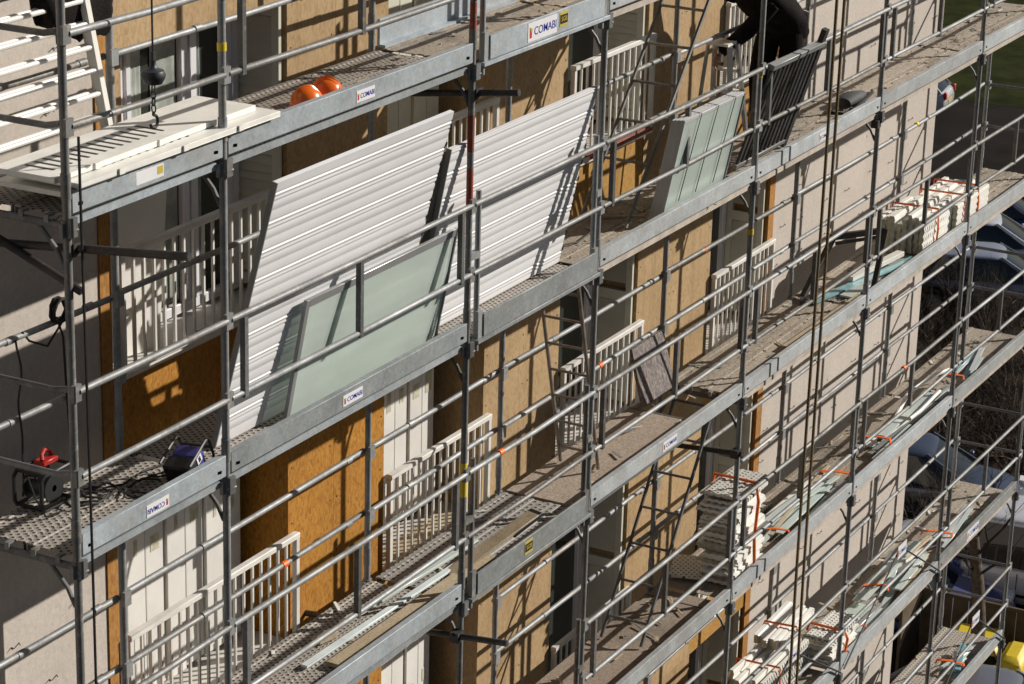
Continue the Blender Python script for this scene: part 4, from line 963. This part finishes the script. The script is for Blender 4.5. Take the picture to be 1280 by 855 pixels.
mb = MB(); mb.lathe([(.001,.132),(.05,.126),(.088,.085),(.102,.03),(.098,-.02),(.07,-.05)], (.012,0,0), 18); mb.xform(hm @ Matrix.Diagonal((1.05,.86,1,1))); mb.build('hair', M_HAIR, hd)
mb = MB(); mb.path([(-.095,0,.02),(-.118,0,-.015),(-.098,0,-.03)], [.010,.016,.012], 8); mb.xform(hm); mb.build('nose', M_SKIN, hd)
mb = MB()
for s in (-1,1): mb.lathe([(.001,.02),(.012,.018),(.016,0),(.012,-.02),(.001,-.024)], (.0,s*.083,-.005), 8)
mb.xform(hm); mb.build('ear', M_SKIN, hd)
mb = MB()
for s in (-1,1): mb.lathe([(.001,.008),(.008,.004),(.008,-.004),(.001,-.008)], (-.090,s*.032,.012), 8)
mb.xform(hm); mb.build('eye', M_BLACK, hd)
mb = MB(); mb.path([(-.088,-.022,-.062),(-.094,0,-.064),(-.088,.022,-.062)], .005, 6); mb.xform(hm); mb.build('mouth', simple('lips',(.30,.12,.10)), hd)
for base, dr in (((10.60,.865,-1.185), Vector((-.25,.15,-.9))), ((10.455,1.085,-.41), Vector((-.6,.4,.6)))):
    base = Vector(base); d = dr.normalized(); sd = Vector((1,0,0)); sd = (sd-d*sd.dot(d)).normalized(); nn = d.cross(sd)
    hv = [base, base+d*.05, base+d*.085]; he = [(0,1),(1,2)]; hr = [.026,(.038),(.034)]
    for q, (off, ln) in enumerate(((-.028,.068),(-.009,.076),(.010,.072),(.028,.058))):
        k = len(hv); p0 = base+d*.085+sd*off
        hv += [p0, p0+d*ln*.5+nn*.010, p0+d*ln*.85+nn*.032]; he += [(2,k),(k,k+1),(k+1,k+2)]; hr += [.0105,.0095,.0080]
    k = len(hv); p0 = base+d*.035-sd*.034; hv += [p0, p0-sd*.024+d*.03+nn*.01, p0-sd*.028+d*.06+nn*.02]; he += [(1,k),(k,k+1),(k+1,k+2)]; hr += [.014,.0115,.0095]
    skin_obj('hand', hv, he, hr, M_SKIN, per, 0, 1)
mb = MB(); mb.obox((11.44,.37,-.905),(.012,.10,.05),Matrix.Rotation(R(-40),3,'Z')); bl = mb.build('back_label', M_STWHITE, per); mb = MB(); mb.obox((11.444,.364,-.91),(.012,.03,.03),Matrix.Rotation(R(-40),3,'Z')); mb.build('back_emblem', M_STRED, bl)
for (x,y) in ((11.27,.43),(11.25,.72)):
    rings = []
    for dx, w_, h_ in ((-.19,.03,.03),(-.16,.045,.05),(-.06,.05,.075),(.03,.045,.10),(.085,.04,.10),(.10,.03,.06)):
        rings.append([(x+dx, y+w_*math.cos(2*math.pi*j/12), -1.992+h_*.5+h_*.5*math.sin(2*math.pi*j/12)) for j in range(12)])
    mb = MB(); mb.loft(rings); mb.build('boot', M_RUBBER, per)

# ------------------------------------------------------------------ street below: cars, bins, hedge, tree
M_CARGLASS = make_glass_pane('car_glass', (.012,.016,.022), .05)
def car(label, x, y, heading, paint, length=4.1, width=1.72, height=1.45, kind='hatch', tail=True):
    t = thing('parked_car', label, 'car', (x,y,GROUND), 'cars parked below the scaffolding')
    Mx = Matrix.Translation((x,y,GROUND)) @ Matrix.Rotation(heading,4,'Z'); h = length/2; w = width/2
    van = kind == 'van'
    # x forward ; stations: (x, z_low, z_top, half width)
    if van: st = [(-h,.42,.92,.80),(-h+.05,.30,1.02,.93),(-h+.4,.24,1.06,1),(0,.24,1.06,1),(h-1.0,.24,1.05,1),(h-.45,.26,.98,.97),(h-.12,.30,.84,.88),(h,.40,.62,.70)]
    else: st = [(-h,.44,.72,.74),(-h+.06,.32,.90,.90),(-h+.4,.24,.97,.985),(0,.22,.94,1),(h-1.15,.22,.93,1),(h-.6,.24,.86,.97),(h-.2,.28,.73,.88),(h-.05,.34,.62,.77),(h,.42,.54,.62)]
    def interp(x):
        for (x0,a0,b0,k0),(x1,a1,b1,k1) in zip(st, st[1:]):
            if x <= x1: f = (x-x0)/(x1-x0); f = f*f*(3-2*f)*.5+f*.5; return (a0+(a1-a0)*f, b0+(b1-b0)*f, k0+(k1-k0)*f)
        return st[-1][1:]
    def sgnp(v, p): return math.copysign(abs(v)**p, v)
    rings = []
    for q in range(31):
        u = q/30; sx = -h+length*(.5-.5*math.cos(math.pi*u)); zl, zt, k = interp(min(sx, h)); ww = w*k
        rings.append([(sx, ww*sgnp(math.cos(a), .42), (zl+zt)/2+(zt-zl)/2*sgnp(math.sin(a), .55)) for a in [2*math.pi*j/28 for j in range(28)]])
    mb = MB(); mb.loft(rings); mb.xform(Mx); bd = mb.build('body', paint, t)
    sm_ = MB()
    for s in (-1,1):
        for dx in (-.62,.38,1.28 if van else 1.05): sm_.box(dx-.006, dx+.006, min(s*w*.99,s*(w+.004)), max(s*w*.99,s*(w+.004)), .38, .92)
        sm_.box(-h+.5,h-.75, min(s*w*.985,s*(w+.012)), max(s*w*.985,s*(w+.012)), .50,.55)
        for sx in (-h+.72, h-.80): sm_.tube((sx,s*(w-.25),.33),(sx,s*(w+.002),.33),.375,24)
    sm_.xform(Mx); sm_.build('seam', M_RUBBER, bd)
    # cabin : glass band and painted roof
    zb = 1.0 if van else .88; zr = height
    if van: xs = [(-h+.08,-h+.20),(h-.85,h-1.55)]
    else: xs = [(-h+.12,-h+.70),(h-.95,h-1.85)]
    def ringz(f, inset, z=None):
        xa = xs[0][0]+(xs[0][1]-xs[0][0])*f+inset; xb = xs[1][0]+(xs[1][1]-xs[1][0])*f-inset; ww = w*(.94-.20*f)-inset; z = zb+(zr-zb)*f if z is None else z
        return [((xa+xb)/2+(xb-xa)/2*sgnp(math.cos(a), .30), ww*sgnp(math.sin(a), .36), z) for a in [2*math.pi*j/36 for j in range(36)]]
    g = MB(); g.loft([ringz(f, -.015*math.sin(math.pi*f)) for f in (0,.25,.5,.75,.90)], True); g.xform(Mx); g.build('window', M_CARGLASS, t)
    r = MB(); r.loft([ringz(.89,-.012), ringz(.93,-.006), ringz(.97,.02), ringz(1.0,.07), ringz(1.0,.20,zr+.018), ringz(1.0,.45,zr+.026)], True); r.xform(Mx); rf = r.build('roof', paint, t)
    def pillar(p, q, w_, t_):
        pl = MB(); pl.bar(p, q, w_, t_); pl.xform(Mx); pl.build('pillar', paint, t)
    for s in (-1,1):
        for fx0, fx1 in ((xs[0][0]+.04, xs[0][1]+.04), (xs[1][0]-.04, xs[1][1]-.04)): pillar((fx0, s*w*.84, zb),(fx1, s*w*.69, zr-.04), .05, .09)
        mx = (xs[0][1]+xs[1][1])/2-.1; pillar((mx, s*w*.935, zb-.02),(mx-.05, s*w*.755, zr-.03), .03, .10)
        if van: pillar((mx-1.0, s*w*.935, zb-.02),(mx-1.0, s*w*.755, zr-.03), .03, .12)
    for sx in (-h+.72, h-.80):
        for s in (-1,1):
            b = MB(); b.tube((sx,s*(w-.19),.31),(sx,s*(w+.005),.31),.31,20); b.xform(Mx); wh = b.build('wheel', M_RUBBER, t)
            b = MB(); b.tube((sx,s*(w+.0),.31),(sx,s*(w+.014),.31),.20,16); b.xform(Mx); b.build('rim', M_ALU, wh)
    for s in (-1,1):
        b = MB(); b.obox((h-.13,s*w*.62,.68),(.16,.30,.13)); b.xform(Mx); b.build('headlight', M_STWHITE, t, .02)
        b = MB(); b.obox((-h+.03,s*w*.76,.82 if not van else 1.05),(.10,.16,.22 if not van else .5)); b.xform(Mx); b.build('tail_light', M_STRED, t, .02)
        b = MB(); b.obox((h-1.15 if not van else h-.85,s*(w+.06),.98),(.10,.16,.11)); b.xform(Mx); b.build('mirror', paint, t, .02)
    b = MB(); b.box(-h-.012,-h+.0,-.26,.26,.52,.63); b.xform(Mx); b.build('number_plate', M_STYEL, t)
    b = MB(); b.box(h-.03,h+.012,-.26,.26,.40,.50); b.xform(Mx); b.build('number_plate', M_STWHITE, t)
    return t
def paint(name, c, metal=.2): return simple(name, c, .22, metal, .05, 1, 0, None, 1.0)
P_SILV = paint('silver_blue_paint', (.36,.385,.46), .2); P_WHITE = paint('white_car_paint', (.62,.62,.66), 0); P_BLUE = paint('dark_blue_paint', (.02,.03,.09)); P_DBLUE = paint('slate_blue_paint', (.05,.058,.09)); P_PERI = paint('pale_blue_paint', (.11,.125,.32)); P_GREY = paint('grey_car_paint', (.20,.20,.23), .3)
car('silver blue hatchback parked above the bare hedge', 46.25, 9.10, R(-70), P_SILV)
car('white car parked just beyond the silver blue hatchback', 48.9, 10.1, R(-70), P_WHITE)
car('dark blue car parked third in the row above the hedge', 51.5, 10.9, R(-70), P_BLUE)
car('white car seen from the rear beside the concrete corner', 63.2, 18.15, R(98), P_WHITE, 4.0)
car('slate blue car with glaring bonnet parked below the bare hedge', 33.35, 6.25, R(-76), P_DBLUE, 4.2)
car('small white van parked behind the tree trunk', 30.35, 3.75, R(96), P_WHITE, 4.2, 1.75, 1.80, 'van')
car('pale blue car parked in front of the white van behind the yellow bins', 28.35, 4.75, R(-82), P_PERI, 3.9)
car('grey car mostly hidden under the lowest deck', 24.3, 1.6, R(-80), P_GREY, 4.0)
M_BINB = simple('dark_green_plastic', (.02,.025,.02), .6, 0, .3, 5); M_OLDT = simple('old_timber', (.10,.072,.042), .9, 0, .35, 5, .4)
def bin_(label, x, y, w_, rz, body):
    t = thing('wheelie_bin', label, 'bin', (x,y,GROUND), 'yellow waste containers')
    Mx = Matrix.Translation((x,y,GROUND)) @ Matrix.Rotation(rz,4,'Z') @ Matrix.Diagonal((.9,.9,.93,1)); a = w_/2
    b = MB(); b.loft([[(-.32,-a*.86,.14),(.32,-a*.86,.14),(.32,a*.86,.14),(-.32,a*.86,.14)],[(-.40,-a,1.02),(.40,-a,1.02),(.40,a,1.02),(-.40,a,1.02)]], False); b.xform(Mx); b.build('body', body, t, .02)
    l = MB(); l.loft([[(-.44,-a-.03,1.03),(.44,-a-.03,1.03),(.44,a+.03,1.03),(-.44,a+.03,1.03)],[(-.40,-a,1.12),(.40,-a,1.14),(.40,a,1.14),(-.40,a,1.12)],[(-.25,-a+.1,1.18),(.30,-a+.1,1.22),(.30,a-.1,1.22),(-.25,a-.1,1.18)]], False); l.xform(Mx); l.build('lid', M_YEL, t, .02)
    for sx in (-.25,.25):
        for sy in (-1,1):
            w2 = MB(); w2.tube((sx,sy*a*.6-.03,.09),(sx,sy*a*.6+.03,.09),.085,12); w2.xform(Mx); w2.build('wheel', M_RUBBER, t)
bin_('wide yellow waste container at the far side of the lowest deck', 26.50, 2.74, .85, R(8), M_BINB); bin_('narrow yellow waste container at the picture edge beside the trunk', 26.25, 2.02, .40, R(4), M_YEL)
t = thing('timber_screen', 'weathered timber screen standing behind the yellow containers', 'screen', (27.2,3,GROUND))
for q in range(9):
    b = MB(); b.box(27.15,27.19,1.5+q*.27,1.75+q*.27,GROUND,GROUND+1.35); b.build('plank', M_OLDT, t)
b = MB(); b.box(27.10,27.148,1.45,3.95,GROUND+1.36,GROUND+1.42); b.build('cap_rail', M_OLDT, t)
b = MB(); b.box(26.2,27.1,3.90,3.95,GROUND,GROUND+1.35); b.build('side_board', M_OLDT, t)
t = thing('timber_beam', 'thick timber beam lying on the ground beside the concrete corner', 'beam', (28,4.65,GROUND)); b = MB(); b.bar((26.9,4.75,GROUND+.27),(29.2,5.1,GROUND+.27),.55,.5); b.build('beam', simple('old_timber',(.12,.085,.05),.9,0,.3,5,.4), t, .02)
b = MB(); b.obox((29.1,5.0,GROUND+.60),(.28,.35,.13),Euler((.2,.1,.4)).to_matrix()); b.build('stone', simple('pale_stone',(.6,.57,.48),.9,0,.2,8,.5), t, .03)

M_TWIG = simple('bare_twig', (.030,.020,.014), .9, 0, .5, 9); M_TWIG2 = simple('sunlit_twig', (.20,.15,.10), .9, 0, .4, 9); M_BARK = simple('bark', (.11,.08,.055), .95, 0, .5, 14, .8)  # the paler twig copy puts sun highlights into the colour
def grow(mb, p, d, L, r, depth, rr, kinds):
    n = 3; pts = [Vector(p)]; rs = [r]
    for i in range(n):
        d = (d+Vector((rr.gauss(0,.18),rr.gauss(0,.18),rr.gauss(.04,.14)))).normalized(); pts.append(pts[-1]+d*L/n); rs.append(r*(1-.22*(i+1)))
    mb.cur = kinds if rr.random() > .72 else 0
    mb.path(pts, rs, 3 if depth < 2 else 5)
    if depth > 0:
        for k in range(rr.choice((3,4))):
            q = rr.randint(1, n); nd = (d+Vector((rr.gauss(0,.6),rr.gauss(0,.6),rr.gauss(.05,.35)))).normalized()
            grow(mb, pts[q], nd, L*rr.uniform(.55,.85), rs[q]*.62, depth-1, rr, kinds)
protos = []
def bush(seed, h):
    rr = random.Random(seed); mb = MB()
    for s in range(13):
        a = rr.uniform(0,6.28); d = Vector((math.cos(a)*rr.uniform(.2,.9), math.sin(a)*rr.uniform(.2,.9), 1)).normalized()
        grow(mb, (rr.uniform(-.3,.3),rr.uniform(-.3,.3),GROUND), d, h*rr.uniform(.3,.5), .030, 3, rr, 1)
    return mb
GH = 'bare shrubs of the hedge below'; LH = 'leafless brown shrub in the hedge below the parked cars'
spots = []
rr = random.Random(9)
for gx, n, ya, yb in ((35.9,4,4.6,8.2),(37.3,5,4.8,9.2),(38.7,5,5.2,9.6),(40.2,5,5.6,10.2),(41.7,5,6.0,10.8),(43.2,5,6.6,11.4),(44.4,4,7.2,11.6)):
    for q in range(n): spots.append((gx+rr.uniform(-.5,.5), ya+(yb-ya)*(q+.5)/n+rr.uniform(-.4,.4)))
spots += [(31.9,5.5),(32.1,7.3),(29.4,5.9),(44.9,8.3),(44.8,9.6),(31.7,8.4)]
b0 = None; bs = []
for i in range(3):
    b_ = bush(i+3, 2.1).build('bare_shrub', [M_TWIG, M_TWIG2], None, 0, False); bs.append(b_)
for i, (x, y) in enumerate(spots):
    if i < 3: o = bs[i]
    else: o = bs[i % 3].copy(); col.objects.link(o)
    o.location = (x, y, (1-.0)*0); s = rr.uniform(.8,1.15); o.rotation_euler = (0,0,0)
    M0 = Matrix.Translation((x,y,GROUND)) @ Matrix.Rotation(rr.uniform(0,6.28),4,'Z') @ Matrix.Scale(s,4) @ Matrix.Translation((0,0,-GROUND)); o.matrix_world = M0
    tag(o, LH, 'shrub', GH)
t = thing('bare_tree', 'leafless tree with leaning brown trunk in front of the small white van', 'tree', (25.4,2.42,GROUND))
mb = MB(); mb.path([(25.35,2.38,GROUND),(25.3,2.41,-14),(25.32,2.36,-13.2),(25.3,2.43,-12.5),(25.3,2.52,-12.0),(25.28,2.55,-11.7)], [.16,.125,.115,.10,.085,.07], 10); mb.build('trunk', M_BARK, t)
mb = MB(); rt = random.Random(6)
for q in range(7):
    a = rt.uniform(0,6.28); z = -12.4+q*.12; grow(mb, (25.3,2.5,z), Vector((math.cos(a)*.7,math.sin(a)*.7,.8)).normalized(), .95, .028, 3, rt, 0)
mb.build('crown', [M_TWIG, M_TWIG2], t, 0, False)
# trees past the lawn
def far_tree(label, x, y, h, seed):
    rr = random.Random(seed); t = thing('bare_tree', label, 'tree', (x,y,GROUND), 'trees standing past the lawn')
    mb = MB(); mb.path([(x,y,GROUND),(x+.1,y,GROUND+h*.3),(x,y+.2,GROUND+h*.6)], [.28,.2,.12], 8); mb.build('trunk', M_BARK, t)
    c = MB()
    for q in range(6):
        a = q*1.05+rr.uniform(-.3,.3); grow(c, (x,y,GROUND+h*(.3+.05*q)), Vector((math.cos(a),math.sin(a),.8)).normalized(), h*.28, .07, 3, rr, 0)
    c.build('crown', [M_TWIG, M_TWIG2], t, 0, False)
for i, (x, y, h) in enumerate(((92,24.5,9),(104,27,10))): far_tree(('bare tree behind the corner of the concrete wall', 'larger bare tree farther off past the lawn')[i], x, y, h, 40+i)

# ------------------------------------------------------------------ light
sun_to = Vector((1.18, -1.0, .79)).normalized()
sd = bpy.data.lights.new('sun', 'SUN'); sd.energy = 5.0; sd.angle = R(.5); sd.color = (1, .94, .85)
so = bpy.data.objects.new('sun', sd); col.objects.link(so); so.rotation_euler = sun_to.to_track_quat('Z', 'Y').to_euler()
w = bpy.data.worlds.new('World'); scene.world = w; w.use_nodes = True; nt = w.node_tree
bg = nt.nodes['Background']; sky = nt.nodes.new('ShaderNodeTexSky'); sky.sky_type = 'NISHITA'; sky.sun_disc = False
sky.sun_elevation = math.asin(sun_to.z); sky.sun_rotation = math.atan2(sun_to.x, sun_to.y); sky.air_density = 1.0; sky.dust_density = 1.2
nt.links.new(sky.outputs[0], bg.inputs[0]); bg.inputs[1].default_value = .035

# ------------------------------------------------------------------ camera
cd = bpy.data.cameras.new('camera'); cd.sensor_width = 36; cd.lens = 3254.54/1280*36; cd.clip_start = .1; cd.clip_end = 2000
co = bpy.data.objects.new('camera', cd); col.objects.link(co); co.location = (-10.71434, -8.40928, 3.97723); co.rotation_euler = (1.23890, -.026033, -1.074054)
cd.dof.use_dof = True; cd.dof.focus_distance = 19.; cd.dof.aperture_fstop = 11
scene.camera = co
scene.view_settings.view_transform = 'Standard'; scene.view_settings.look = 'None'; scene.view_settings.exposure = 0
